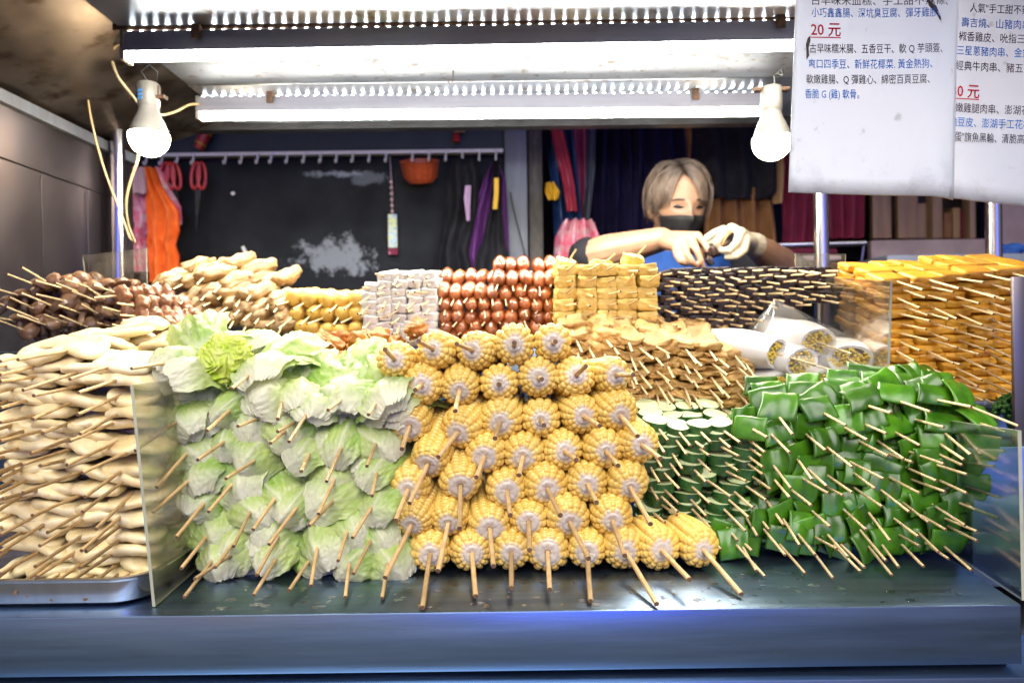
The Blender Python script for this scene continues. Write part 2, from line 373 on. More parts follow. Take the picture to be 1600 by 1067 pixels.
XL, XR = -.895, .507           # stall wall on one side, end of the counter on the other
CE = H + .54                  # ceiling
c = MB()                      # steel counter with its deep folded lip
c.box(-1.25, XR, .684, 1.03, TOP - .060, TOP, 0, .0018)
c.box(-1.25, XR - .006, .700, 1.02, TOP - .0660, TOP - .0605, 1)
c.box(-1.25, XR + .05, .672, 1.02, TOP - .30, TOP - .0665, 0, .002)
c.box(-1.2, XR + .02, .72, 1.6, .05, TOP - .3005, 1)
for q in c.v:
    if q.x > .4: q.x += (q.y - .684) * .16
root = thing('steel_counter', 'long brushed steel counter with a deep folded front lip under the skewer piles', 'counter', (0, .7, 0))
link('counter_top', c.mesh('counter_top', ['steel', 'darkmetal'], True), root, (0, -.7, 0))
d1 = MB(); d1.box(-1.25, 1.02, 1.032, 1.34, TOP - .06, H - .13, 0, .002)
d1.box(.05, .535, .968, 1.0315, TOP - .06, H - .128, 0, .002); d1.box(-.34, .0495, .968, 1.0315, TOP - .06, H - .088, 0, .002); d1.box(.60, 1.02, .895, 1.0315, TOP - .06, H - .146, 0, .002); d1.box(.5355, 1.0, .972, 1.0315, H - .1455, H - .102, 0, .001)
link('lower_shelf', d1.mesh('lower_shelf', ['steel']), root, (0, -.7, 0))
d2 = MB(); d2.box(-.89, .505, 1.105, 1.40, H - .1295, H - .006, 0, .002)
link('raised_shelf', d2.mesh('raised_shelf', ['steel']), root, (0, -.7, 0))

w = MB(); w.box(XL - .02, XL, .45, 1.62, .9, H + .455); w.box(XL, XL + .012, .45, 1.62, H + .43, H + .452, 1)
w.tube([(XL + .001, .45, H + .335), (XL + .001, 1.62, H + .335)], .0016, 6, 0)
for y, dx in ((1.30, .0), (1.44, .001)):
    w.tube([(XL + .003, y, H + .33), (XL + .003, y + .004, H + .1), (XL + .003, y + .03, H - .05)], .0007, 5, 2)
o = whole('side_wall', w, ['wallsteel', 'greypost', 'darkmetal'], 'scratched stainless steel side wall of the stall beside the mushroom skewers', 'wall', smooth=False)
# ceiling: plain stained sheet at the wall side, bright sheet above the lamps
r = thing('stall_roof', 'stained steel roof of the stall with bright metal sheets above the lamps', 'roof', (0, .9, CE))
pv = []; pf = []
m_ = MB()
x0 = XL - .3
for (xa, za), (xb, zb) in (((XL - .01, CE - .085), (-.66, CE)), ((-.66, CE), (.95, CE)),):
    m_.add([(xa, .55, za), (xb, .55, zb), (xb, 1.64, zb), (xa, 1.64, za), (xa, .55, za + .02), (xb, .55, zb + .02), (xb, 1.64, zb + .02), (xa, 1.64, za + .02)],
           [(0, 1, 2, 3), (7, 6, 5, 4), (0, 4, 5, 1), (1, 5, 6, 2), (2, 6, 7, 3), (3, 7, 4, 0)])
link('roof_sheet', m_.mesh('roof_sheet', ['roofsteel'], False), r, (0, -.9, -CE))
for ya, yb, dz, mt_ in ((.6, 1.138, .0062, 'ceilsteel'), (1.187, 1.384, .012, 'stained_antiglare'), (1.385, 1.62, .014, 'ceilsteel')):  # middle sheet is an added split, dulled where the inner tube's reflection glares
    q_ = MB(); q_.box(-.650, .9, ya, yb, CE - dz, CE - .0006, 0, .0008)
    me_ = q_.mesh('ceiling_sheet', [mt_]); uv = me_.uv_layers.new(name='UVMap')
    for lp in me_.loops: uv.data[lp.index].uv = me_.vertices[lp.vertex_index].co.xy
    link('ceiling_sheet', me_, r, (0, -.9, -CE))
b_ = MB(); b_.box(-.66, .95, 1.140, 1.185, CE - .012, CE - .0005); link('roof_beam', b_.mesh('roof_beam', ['rust'], False), r, (0, -.9, -CE))
b_ = MB(); b_.box(XL, .95, 1.6205, 1.65, CE - .03, CE + .03); link('roof_edge', b_.mesh('roof_edge', ['darkmetal'], False), r, (0, -.9, -CE))
hk = MB(); hk.tube([at(707, 106, 1.33), at(708, 112, 1.33), at(707, 128, 1.33), at(703, 132, 1.33), at(700, 127, 1.33)], .0012, 6)
hk.v = [v - Vector((0, .9, CE)) for v in hk.v]
link('roof_hook', hk.mesh('roof_hook', ['rust']), r)

# LED batten lamps: casing, diffuser that shines, clips
def batten(xa, xb, Y, z, za, label, clips):
    """z, za: height of the lit diffuser at either end"""
    base = Vector(((xa + xb) / 2, Y, (z + za) / 2))
    t = thing('batten_lamp', label, 'lamp', base, 'white tube lamps under the stall roof')
    L = xb - xa; n = 40; lip = .0145 if Y < 1.3 else .020
    def sweep(sec, mat, nm, wob=0):
        v, f = [], []; k = len(sec)
        for i in range(n + 1):
            u = i / n; x = -L / 2 + L * u; dz = (z + (za - z) * u) - base.z
            for j, (yy, zz) in enumerate(sec):
                q = wob * (noise.noise(Vector((u * 9, j, 3))) if .2 < u < .5 else 0)
                v.append((x, yy + q, zz + dz))
        for i in range(n):
            for j in range(k): f.append((i * k + j, i * k + (j + 1) % k, (i + 1) * k + (j + 1) % k, (i + 1) * k + j))
        f.append(tuple(range(k))); f.append(tuple(range(n * k, n * k + k))[::-1])
        me = mk(nm, v, f, mat); auto_smooth(me, 35); return link(nm, me, t)
    sweep([(-lip, .0025), (lip, .0025), (lip, .0045), (.013, .036), (-.013, .036), (-lip, .0045)], 'casing', 'casing', .0012)
    arc = [(-.0110 * math.cos(PI * i / 8), .003 - .0125 * math.sin(PI * i / 8)) for i in range(9)]
    sweep(arc, 'tube', 'diffuser')
    e = MB(); nd = int(L / .0195)
    for i in range(nd):
        x = -L / 2 + .012 + i * (L - .024) / (nd - 1); zz = z + (za - z) * (x / L + .5) - base.z + .0362; e.box(x - .0026, x + .0026, -.0115, -.0065, zz, zz + .001)
    link('led_strip', e.mesh('led_strip', ['led'], False), t)
    for sx in (-1, 1):
        e = MB(); e.box(sx * L / 2 - .004, sx * L / 2 + .004, -.0152, .0152, -.0115, .037, 0, .002)
        eo = link('end_cap', e.mesh('end_cap', ['plastic']), t, (0, 0, (z - base.z) if sx < 0 else (za - base.z)))
    for cx in clips:
        e = MB(); e.box(-.007, .007, -.0215, .0215, .032, .041, 0, .001); e.box(-.007, .007, -.0235, -.0205, .018, .042, 0, .001); e.box(-.004, .004, -.006, .006, .039, .062)
        link('clip', e.mesh('clip', ['rust']), t, (cx - base.x, 0, z + (za - z) * (cx - xa) / L - base.z))
a = at(198, 88, 1.15); b = at(1240, 70, 1.15)
batten(a.x, a.x + 1.2, 1.15, a.z, b.z, 'longer bright white tube lamp nearest the street, running behind the price sheet', [at(315, 70, 1.15).x, at(1213, 35, 1.15).x])
a2 = at(313, 181, 1.44); b2 = at(1198, 174, 1.44)
batten(a2.x, b2.x, 1.44, a2.z, b2.z, 'bright white tube lamp further inside the stall, between the two bulbs', [at(427, 155, 1.44).x, at(1083, 152, 1.44).x])

# the two bulbs
def bulb(px, py, Y, label, tags):
    c = at(px, py, Y); rr = .0355
    t = thing('hanging_bulb', label, 'light bulb', c + Vector((0, 0, -rr)), 'warm bulbs hanging from the roof')
    o = Vector((0, 0, rr))
    gl = MB(); gl.lathe([(0.0001, -rr)] + [(rr * math.sin(PI * i / 20), -rr * math.cos(PI * i / 20)) for i in range(1, 12)], 28)
    link('bulb_globe', gl.mesh('bulb_globe', ['bulb']), t, o)
    nk = MB(); nk.lathe([(rr * .988, .0056), (rr * .93, .012), (.0262, .030), (.0205, .042), (.0175, .052), (.0172, .056), (.001, .056)], 28)
    link('bulb_neck', nk.mesh('bulb_neck', ['plastic']), t, o)
    sk = MB(); sk.lathe([(.001, .0555), (.0178, .0555), (.0192, .058), (.0192, .098), (.0175, .101), (.001, .101)], 28)
    so = link('socket', sk.mesh('socket', ['plastic']), t, o)
    if tags:
        bl = MB()
        for i in range(4):
            for j in range(3):
                th = -PI / 2 - .55 + i * .14
                p = Vector((.0196 * math.cos(th), .0196 * math.sin(th), .082 - j * .007)); bl.box(p.x - .0009, p.x + .0009, p.y - .0005, p.y + .0005, p.z - .0022, p.z + .0022)
        link('blue_print', bl.mesh('blue_print', ['bluetag'], False), so)
    br = MB()
    top = CE - c.z - rr - .001
    for sx in (-1, 1): br.box(sx * .0175 - .0035, sx * .0175 + .0035, -.004, .004, .0965, top - rr - .006); br.box(sx * .022 - .010, sx * .022 + .010, -.008, .008, top - rr - .006, top - rr - .0028)
    br.box(-.033, .033, -.0085, .0085, top - rr - .0029, top - rr - .0005)
    link('bracket', br.mesh('bracket', ['rust'], False), t, o)
    wr = MB(); wr.tube([(.004, -.01, .1), (-.002, -.022, .115), (.012, -.02, .128), (.02, -.006, .122 if top > .13 else .12), (.012, .004, top - rr + .03)], .0018, 6)
    link('wire', wr.mesh('wire', ['blackcable']), t, o)
bulb(233, 215, 1.28, 'glowing warm bulb in a white socket with blue print, next to cream cable loops', True)
bulb(1206, 221, 1.28, 'glowing warm bulb partly behind the white price sheet', False)

# poles
def pole(px, Y, r_, label, cap=True):
    p = at(px, 400, Y); m = MB(); m.tube([(p.x, Y, .02), (p.x, Y, H + .2), (p.x, Y, CE - .002 if px < 1500 else CE - .002)], r_, 20)
    whole('steel_pole', m, ['pole'], label, 'pole', 'round steel poles of the stall')
pole(186, 1.50, .0145, 'round polished steel pole behind the cream cable, by the side wall')
pole(1284, 1.47, .0155, 'round polished steel pole standing below the price sheet, between crimson cloth and bulb')
pole(1553, 1.47, .0155, 'round polished steel pole behind the orange tofu skewers near pale shelf boards')

# cables
def cable(pts, r_, label, mt='cable'):
    P_ = [Vector(at(*p)) for p in pts]; q = []
    for i in range(len(P_) - 1):
        a, b, c, d = P_[max(i - 1, 0)], P_[i], P_[i + 1], P_[min(i + 2, len(P_) - 1)]
        for k in range(6):
            u = k / 6; q.append(.5 * ((2 * b) + (c - a) * u + (2 * a - 5 * b + 4 * c - d) * u * u + (3 * b - a - 3 * c + d) * u ** 3))
    q.append(P_[-1])
    m = MB(); m.tube(q, r_, 8); return whole('power_cable', m, [mt], label, 'cable', 'cables about the lamps')
cable([(195, 66, 1.17), (180, 72, 1.2), (174, 90, 1.24), (183, 118, 1.25), (195, 135, 1.26), (207, 150, 1.27), (215, 160, 1.27)], .0027, 'short thick cream cable from the lamp end to the bulb socket')
cable([(170, 66, 1.2), (145, 80, 1.24), (136, 110, 1.3), (138, 160, 1.34), (150, 220, 1.36), (168, 280, 1.38), (188, 330, 1.38), (203, 372, 1.38), (211, 379, 1.38)], .0019, 'long thin cream cable looping down past the pole')
cable([(211, 379, 1.38), (200, 350, 1.36), (197, 315, 1.34), (205, 280, 1.33), (214, 255, 1.32), (218, 235, 1.31)], .0024, 'cream cable rising behind the warm bulb')
cable([(312, 163, 1.42), (296, 164, 1.42), (276, 174, 1.40), (255, 180, 1.38), (248, 178, 1.36)], .0024, 'cream cable joining the inner lamp to the bulb beside it')
cable([(312, 142, 1.46), (295, 136, 1.46), (280, 118, 1.44), (268, 108, 1.4)], .0022, 'thin brown cable on the roof beside the bulb bracket', 'rust')

# ------------------------------------------------------------------ behind the stall
YB = 2.5
def slab(name, px0, px1, py0, py1, Y, th, mt, label, cat, group=None):
    a = at(px0, py1, Y); b = at(px1, py0, Y); m = MB(); m.box(a.x, b.x, Y, Y + th, a.z, b.z, 0, min(.004, th / 4)); return whole(name, m, [mt], label, cat, group)
def _board():
    m, t, p = _nodes('worn_black_board')
    tc = t.nodes.new('ShaderNodeTexCoord'); vec = tc.outputs['Object']
    base = mixc(t, noise_fac(t, vec, 5, 5), (.008, .009, .012), (.018, .020, .025))
    last = base
    for (cx, cz, rx, rz, th, sc, colr) in PATCH:
        mp = t.nodes.new('ShaderNodeMapping'); mp.inputs['Location'].default_value = (-cx / rx, 0, -cz / rz); mp.inputs['Scale'].default_value = (1 / rx, 0, 1 / rz)
        t.links.new(vec, mp.inputs['Vector'])
        ln = t.nodes.new('ShaderNodeVectorMath'); ln.operation = 'LENGTH'; t.links.new(mp.outputs[0], ln.inputs[0])
        n = t.nodes.new('ShaderNodeTexNoise'); n.inputs['Scale'].default_value = sc; n.inputs['Detail'].default_value = 6; n.inputs['Roughness'].default_value = .7; t.links.new(vec, n.inputs['Vector'])
        mm = t.nodes.new('ShaderNodeMath'); mm.operation = 'MULTIPLY_ADD'; mm.inputs[1].default_value = 2.2; t.links.new(n.outputs['Fac'], mm.inputs[0])
        sb = t.nodes.new('ShaderNodeMath'); sb.operation = 'MULTIPLY'; sb.inputs[1].default_value = -1; t.links.new(ln.outputs['Value'], sb.inputs[0]); t.links.new(sb.outputs[0], mm.inputs[2])
        mr = t.nodes.new('ShaderNodeMapRange'); mr.inputs['From Min'].default_value = th; mr.inputs['From Max'].default_value = th + .22; t.links.new(mm.outputs[0], mr.inputs['Value'])
        last = mixc(t, mr.outputs['Result'], last, colr)
    t.links.new(last, p.inputs['Base Color']); p.inputs['Roughness'].default_value = .8; p.inputs['Specular IOR Level'].default_value = .2
    return m
bc = at(505, 320, YB)
def rel(px, py): q = at(px, py, YB); return q.x, q.z
a = at(222, 700, YB); b = at(800, 243, YB)
bd = MB(); bd.box(a.x, b.x, YB, YB + .03, a.z, b.z, 0, .003)
cc = sum(bd.v, Vector()) / len(bd.v); zmin = min(v.z for v in bd.v)
PATCH = []
for px, py, rx, rz, th, sc, colr in ((525, 402, .25, .11, .52, 16, (.19, .21, .235)), (490, 272, .12, .04, .72, 14, (.16, .18, .20)), (575, 282, .13, .05, .55, 10, (.10, .115, .13)), (540, 272, .2, .035, .8, 18, (.22, .25, .28))):
    x, z = rel(px, py); PATCH.append((x - cc.x, z - zmin, rx, rz, th, sc, colr))
MAT['board'] = _board()
bdo = whole('back_board', bd, ['board'], 'large charcoal board at the back with white worn patches below a row of hooks', 'board')
up_ = at(222, 244, YB); 
m = MB(); a = at(222, 242.5, YB + .02); b = at(800, 60, YB + .02); m.box(a.x, b.x, YB + .02, YB + .05, a.z, b.z + .2)
whole('teal_panel', m, ['darkwall'], 'dark teal wall panel above the row of hooks', 'wall panel', smooth=False)
m = MB(); m.box(-2.6, 2.8, 3.3, 3.35, 0, 2.6); m.box(-2.65, -2.6, .8, 3.3, 0, 2.6); m.box(2.75, 2.8, 1.7, 3.3, 0, 2.6); m.box(-2.6, 2.8, 1.66, 3.3, 2.3, 2.35)
whole('shop_shell', m, ['dark'], 'dark walls and ceiling of the room behind the stall', 'room', smooth=False)
# small pale scuffs stuck to the board
for px, py, ln, an, lab in ((380, 393, .035, -65, 'short white tape strip stuck slantwise on the charcoal board'), (365, 305, .012, 20, 'tiny white paint chip on the charcoal board')):
    p = at(px, py, YB - .004); m = MB(); m.box(-ln / 2, ln / 2, -.001, .001, -.006, .006)
    o = whole('tape_scrap', m, ['white'], lab, 'tape'); o.matrix_basis = Matrix.Translation(p) @ Matrix.Rotation(R(-an), 4, 'Y')

# hook rail
Yh = YB - .03
ra = at(228, 243, Yh); rb = at(786, 237, Yh)
t = thing('hook_rail', 'pale thin metal rail with a row of small hooks across the charcoal board', 'hook rail', (ra + rb) / 2)
m = MB(); m.box(ra.x, rb.x, Yh - .004, Yh + .028, ra.z - .006, ra.z + .006)
ro = link('rail', m.mesh('rail', ['white'], False), t, -t.location)
for px in (231, 255, 279, 304, 354, 379, 404, 425, 450, 476, 502, 527, 552, 578, 604, 645, 671, 697, 723, 749, 775):
    p = at(px, 249, Yh); m = MB(); m.tube([(p.x, Yh - .006, ra.z + .004), (p.x, Yh - .010, ra.z - .02), (p.x, Yh - .016, ra.z - .036), (p.x, Yh - .026, ra.z - .040), (p.x, Yh - .03, ra.z - .03)], .0040, 6)
    m.v = [v - t.location for v in m.v]; link('hook', m.mesh('hook', ['white']), t)

# scissors hanging by their handles
def scissors(px, py, tilt, label):
    p = at(px, py, Yh - .03); t = thing('scissors', label, 'scissors', p + Vector((0, 0, -.19)), 'red handled scissors on the hooks')
    rot = Matrix.Rotation(tilt, 3, 'Y')
    for sx in (-1, 1):
        pts = []
        for i in range(19):
            a = 2 * PI * i / 18
            pts.append((sx * .011 + .0150 * math.cos(a), 0, .195 + .046 * math.sin(a) - .008 * math.cos(a) * sx))
        m = MB(); m.tube(pts, .006, 8, cap=False); link('handle', m.mesh('handle', ['redplastic']), t, rot=rot)
        m = MB(); m.add([(sx * .010, -.001, .15), (sx * .002, -.001, .15), (-sx * .006, -.001, .075), (sx * .001, -.001, -.01), (sx * .006, -.001, .075),
                         (sx * .010, .001, .15), (sx * .002, .001, .15), (-sx * .006, .001, .075), (sx * .001, .001, -.01), (sx * .006, .001, .075)],
                        [(0, 1, 2, 3, 4), (9, 8, 7, 6, 5), (0, 5, 6, 1), (1, 6, 7, 2), (2, 7, 8, 3), (3, 8, 9, 4), (4, 9, 5, 0)])
        link('blade', m.mesh('blade', ['darkmetal'], False), t, (0, sx * .0012, 0), rot=rot)
scissors(256, 277, .06, 'red handled scissors hanging nearest the orange apron')
scissors(279, 278, -.1, 'red handled scissors hanging between two other pairs')
scissors(306, 277, .05, 'red handled scissors hanging farthest from the orange apron')

# cloth: rows of (left px, right px, py) at a depth, with folds and thickness
def cloth_mesh(rows, Y, mt, folds=4, amp=.012, n=26, sub=5, seed=0, th=.006, bulge=0):
    rs = []
    for i in range(len(rows) - 1):
        for k in range(sub): rs.append([rows[i][j] + (rows[i + 1][j] - rows[i][j]) * k / sub for j in range(3)])
    rs.append(list(rows[-1])); v = []
    for side in (0, 1):
        for i, (l, r_, y) in enumerate(rs):
            for j in range(n + 1):
                u = j / n; p = at(l + (r_ - l) * u, y, Y)
                w_ = math.sin(u * folds * 2 * PI + seed + .35 * math.sin(i * .5 + seed)) * amp + .6 * amp * noise.noise(Vector((u * 6, i * .25, seed)))
                p.y += w_ - bulge * math.sin(PI * u) + side * th; v.append(p)
    k = n + 1; N = len(rs) * k; f = []
    for i in range(len(rs) - 1):
        for j in range(n):
            q = (i * k + j, i * k + j + 1, (i + 1) * k + j + 1, (i + 1) * k + j); f.append(q); f.append(tuple(x + N for x in q[::-1]))
    bd = [j for j in range(k)] + [i * k + n for i in range(1, len(rs))] + [(len(rs) - 1) * k + j for j in range(n - 1, -1, -1)] + [i * k for i in range(len(rs) - 2, 0, -1)]
    for i in range(len(bd)):
        a, b = bd[i], bd[(i + 1) % len(bd)]; f.append((a, a + N, b + N, b))
    m = MB(); m.add(v, f); return m
def cloth(name, label, cat, mt, rows, Y, group=None, **kw):
    return whole(name, cloth_mesh(rows, Y, mt, **kw), [mt], label, cat, group)
cloth('checked_towel', 'pink and white striped towel hanging behind the orange apron', 'towel', 'pinkcloth', [(203, 250, 262), (200, 270, 300), (206, 284, 325), (208, 282, 350), (206, 240, 375), (208, 236, 395)], YB - .06, folds=3, amp=.02)
cloth('pale_cloth', 'pale pink cloth bunched above the striped towel beside the pole', 'cloth', 'palecloth', [(196, 226, 262), (198, 232, 290), (200, 232, 302)], YB - .10, folds=2)
t = cloth('orange_apron', 'bright orange apron hanging from the first hooks by the pole', 'apron', 'orangecloth', [(226, 240, 262), (227, 252, 290), (229, 278, 330), (230, 281, 360), (230, 273, 382), (232, 279, 400), (232, 282, 440)], YB - .16, folds=2.5, amp=.014)
cloth('crumpled_bag', 'crumpled pink plastic bag below the striped towel', 'bag', 'pinkcloth', [(212, 232, 372), (205, 236, 385), (207, 240, 400), (212, 236, 425)], YB - .12, folds=3, amp=.02, seed=3)
cloth('black_bag', 'black bag with straps hanging from a hook beside the purple garment', 'bag', 'blackcloth', [(702, 744, 250), (698, 750, 275), (696, 746, 330), (684, 735, 390), (678, 740, 425), (682, 742, 455)], YB - .06, folds=2, amp=.02, bulge=.02)
cloth('purple_garment', 'purple garment hanging between black straps near the grey post', 'garment', 'purplecloth', [(766, 780, 255), (755, 790, 280), (738, 793, 330), (728, 796, 400), (732, 798, 420)], YB - .07, folds=3, amp=.018, seed=1)
cloth('lilac_strap', 'narrow lilac cloth strip hanging beside the black bag', 'strap', 'lilac', [(727, 736, 290), (725, 735, 310), (729, 734, 345)], YB - .10, folds=1, amp=.003, n=8)
cloth('black_apron', 'black apron hanging over the purple garment by a narrow strap', 'apron', 'blackcloth', [(771, 779, 250), (768, 782, 290), (764, 785, 330), (752, 790, 380), (742, 797, 402), (740, 800, 450)], YB - .12, folds=2, amp=.016, seed=2)
cloth('yellow_lanyard', 'yellow lanyard strap hanging on the black apron', 'lanyard', 'yellow', [(772, 779, 278), (772, 779, 300), (770, 777, 327)], YB - .15, folds=.5, amp=.002, n=6)
# orange basket on two hooks
p = at(656, 262, Yh - .06); m = MB()
m.lathe([(.0001, -.05), (.045, -.05), (.06, -.03), (.0665, .018), (.070, .022), (.0665, .0235), (.0635, .018), (.057, -.027), (.043, -.046), (.0001, -.046)], 28, c=(0, 0, 0))
for i in range(16):
    a_ = 2 * PI * i / 16; m.tube([(.0585 * math.cos(a_), .0585 * math.sin(a_), -.033), (.0655 * math.cos(a_), .0655 * math.sin(a_), .016)], .0016, 5)
m.v = [Matrix.Rotation(R(22), 3, 'X') @ v + p for v in m.v]
whole('plastic_basket', m, ['basket'], 'small orange red plastic basket hanging on the hook rail', 'basket')
# tag on a beaded string
t = thing('paper_tag', 'small patterned tag hanging from a beaded string on the charcoal board', 'tag', at(612, 398, YB - .03))
m = MB(); p0 = at(609, 243, YB - .03); p1 = at(613, 335, YB - .03); m.tube([p0, (p0 + p1) / 2 + Vector((.002, 0, 0)), p1], .0012, 5)
for i in range(6):
    q = p0.lerp(p1, .45 + .1 * i); m.ball(q, .006)
m.v = [v - t.location for v in m.v]; link('beaded_string', m.mesh('beaded_string', ['palecloth']), t)
MAT['tagprint'] = pm('tag_print', (.55, .60, .62), (.12, .30, .50), scale=90, rough=.5, c3=(.60, .62, .20), c3scale=60, c3lo=.5, c3hi=.56)
m = MB(); a = at(607, 387, YB - .03); b = at(620, 335, YB - .03); m.box(a.x, b.x, YB - .032, YB - .028, a.z, b.z); m.v = [v - t.location for v in m.v]; link('tag_card', m.mesh('tag_card', ['tagprint'], False), t)
m = MB(); a = at(607, 398, YB - .03); b = at(621, 388, YB - .03); m.box(a.x, b.x, YB - .033, YB - .027, a.z, b.z); m.v = [v - t.location for v in m.v]; link('tag_end', m.mesh('tag_end', ['crimson'], False), t)
# red firecracker ornament, wooden charm
p = at(318, 216, YB - .02); m = MB(); m.lathe([(.0001, -.045), (.017, -.043), (.019, -.02), (.019, .03), (.016, .042), (.0001, .044)], 16); m.lathe([(.0195, .018), (.021, .02), (.0195, .024)], 16, 1); m.lathe([(.0195, -.026), (.021, -.023), (.0195, -.02)], 16, 1)
m.tube([(0, 0, .043), (.004, 0, .06), (.008, 0, .085)], .0015, 5, 1)
m.v = [Matrix.Rotation(R(28), 3, 'Y') @ v + p for v in m.v]; whole('paper_ornament', m, ['redplastic', 'yellow'], 'faded red paper ornament hanging above the red scissors', 'ornament')
t = thing('wooden_charm', 'small wooden charm with a red tassel hanging high above the orange basket', 'charm', at(715, 222, YB - .01))
m = MB(); a = at(709, 207, YB - .01); b = at(727, 190, YB - .01); m.box(a.x, b.x, YB - .014, YB - .004, a.z, b.z, 0, .002); m.v = [v - t.location for v in m.v]; link('charm_plate', m.mesh('charm_plate', ['wood']), t)
m = MB(); q = at(713, 208, YB - .01); q2 = at(713, 222, YB - .01); m.tube([q, q.lerp(q2, .3), q2], [.004, .012, .014], 8); m.v = [v - t.location for v in m.v]; link('tassel', m.mesh('tassel', ['redplastic']), t)

# posts and the loose black cable
def post(px0, px1, Y, mt, label, dz):
    a = at(px0, 300, Y); b = at(px1, 300, Y); m = MB(); m.box(a.x, b.x, Y, Y + .05, 0, 2.29, 0, .004)
    if dz: m.box(a.x + (b.x - a.x) * .42, a.x + (b.x - a.x) * .5, Y - .004, Y - .0005, 0, 2.28)
    whole('wall_post', m, [mt], label, 'post', 'posts beside the charcoal board')
post(789, 824, YB - .02, 'greypost', 'wide blue grey metal post at the edge of the charcoal board', True)
post(826, 848, YB + .02, 'brownpost', 'narrow dark brown post between the grey post and the folded umbrella', False)
cable([(797, 300, 2.44), (803, 330, 2.44), (812, 365, 2.44), (820, 400, 2.44), (821, 440, 2.44)], .003, 'thin black cable hanging down the grey post', 'blackcable')

# folded umbrella / fabrics and garments beyond
cloth('blue_umbrella', 'large folded blue umbrella fabric with red bands beside the brown post', 'umbrella', 'umbblue', [(858, 890, 150), (856, 900, 240), (862, 905, 300), (866, 912, 360), (870, 905, 420)], 2.46, folds=3, amp=.03)
cloth('red_umbrella_band', 'red fabric band slanting over the folded blue umbrella', 'fabric', 'umbred', [(858, 876, 190), (868, 888, 240), (880, 898, 290), (886, 902, 330)], 2.41, folds=1.5, amp=.01, n=10)
cloth('pink_umbrella', 'dull pink folded umbrella hanging beside the blue one', 'umbrella', 'umbpink', [(886, 918, 150), (890, 916, 240), (893, 914, 300), (896, 910, 345)], 2.50, folds=2, amp=.02)
cloth('grey_drape', 'narrow grey drape hanging beyond the pink umbrella', 'drape', 'greypost', [(915, 932, 150), (914, 930, 260), (912, 922, 340), (910, 918, 420)], 2.56, folds=1.5, amp=.015, n=10)
cloth('striped_plastic_bag', 'pink and white striped plastic bag hanging below the umbrellas', 'bag', 'pinkcloth', [(880, 930, 345), (868, 940, 370), (866, 940, 400), (872, 935, 440)], 2.40, folds=4, amp=.03, bulge=.03, seed=2)
cloth('yellow_pouch', 'crumpled yellow grey pouch tucked beside the blue umbrella', 'pouch', 'yellow', [(853, 866, 285), (852, 876, 300), (856, 872, 312)], 2.42, folds=2, amp=.01, n=10)
for l, rr_, lab, sd, dy in ((925, 1000, 'long dark navy coat hanging beside the grey drape', 0, .02), (985, 1072, 'long dark navy coat hanging behind the vendor', 2, 0)):
    cloth('navy_coat', lab, 'coat', 'navycloth', [(l + 8, rr_ - 8, 150), (l + 2, rr_ - 2, 240), (l, rr_, 320), (l - 4, rr_ + 3, 440)], 2.62 + dy, 'dark navy coats on the garment rail', folds=3.5, amp=.03, seed=sd)
cloth('orange_sleeve', 'thin orange brown sleeve hanging between the dark coats', 'garment', 'browncloth', [(1066, 1084, 150), (1068, 1082, 200), (1069, 1078, 252)], 2.60, folds=1, amp=.01, n=10)
cloth('black_jacket', 'black jacket hanging above the brown skirt behind the bulb', 'jacket', 'blackcloth', [(1078, 1214, 150), (1084, 1214, 240), (1086, 1212, 300), (1100, 1205, 311)], 2.58, folds=3, amp=.022)
cloth('brown_skirt', 'brown orange skirt hanging below the black jacket', 'skirt', 'browncloth', [(1100, 1208, 295), (1102, 1210, 340), (1098, 1214, 400), (1096, 1216, 450)], 2.62, folds=4, amp=.02)
cloth('tan_sleeve', 'narrow tan sleeve hanging beside the black jacket', 'garment', 'tancloth', [(1208, 1224, 200), (1210, 1226, 260), (1206, 1222, 318)], 2.60, folds=1, amp=.01, n=10)
cloth('crimson_dress', 'crimson flower print dress hanging between bulb and pole', 'dress', 'crimson', [(1222, 1278, 180), (1224, 1280, 300), (1222, 1272, 380), (1226, 1268, 392)], 2.62, 'crimson print dresses', folds=3, amp=.02)
cloth('crimson_dress', 'crimson flower print dress hanging beyond the pole below the price sheet', 'dress', 'crimson', [(1286, 1362, 220), (1290, 1350, 300), (1294, 1345, 372)], 2.62, 'crimson print dresses', folds=3, amp=.02, seed=4)
# garment rail and piles of folded clothes below the dresses
a = at(1195, 384, 2.45); b = at(1352, 380, 2.45)
m = MB(); m.tube([a, b], .011, 12); m.tube([b + Vector((-.004, 0, .005)), b + Vector((-.02, 0, -.09))], .004, 6)
whole('garment_rail', m, ['pole'], 'short steel garment rail below the crimson dresses', 'rail')
for i, (py, l, rr_, mt, lab) in enumerate(((396, 1204, 1300, 'crimson', 'folded crimson cloth on top of the clothes pile below the rail'), (406, 1202, 1306, 'palecloth', 'folded pale cloth second in the clothes pile below the rail'),
                                           (417, 1200, 1304, 'browncloth', 'folded brown cloth third in the clothes pile below the rail'), (430, 1200, 1308, 'navycloth', 'folded navy cloth lowest in the clothes pile below the rail'))):
    a = at(l, py + 5, 2.6); b = at(rr_, py - 5, 2.6); m = MB(); m.box(a.x, b.x, 2.55, 2.8, a.z, b.z, 0, .009); whole('folded_cloth', m, [mt], lab, 'cloth', 'folded clothes below the rail')
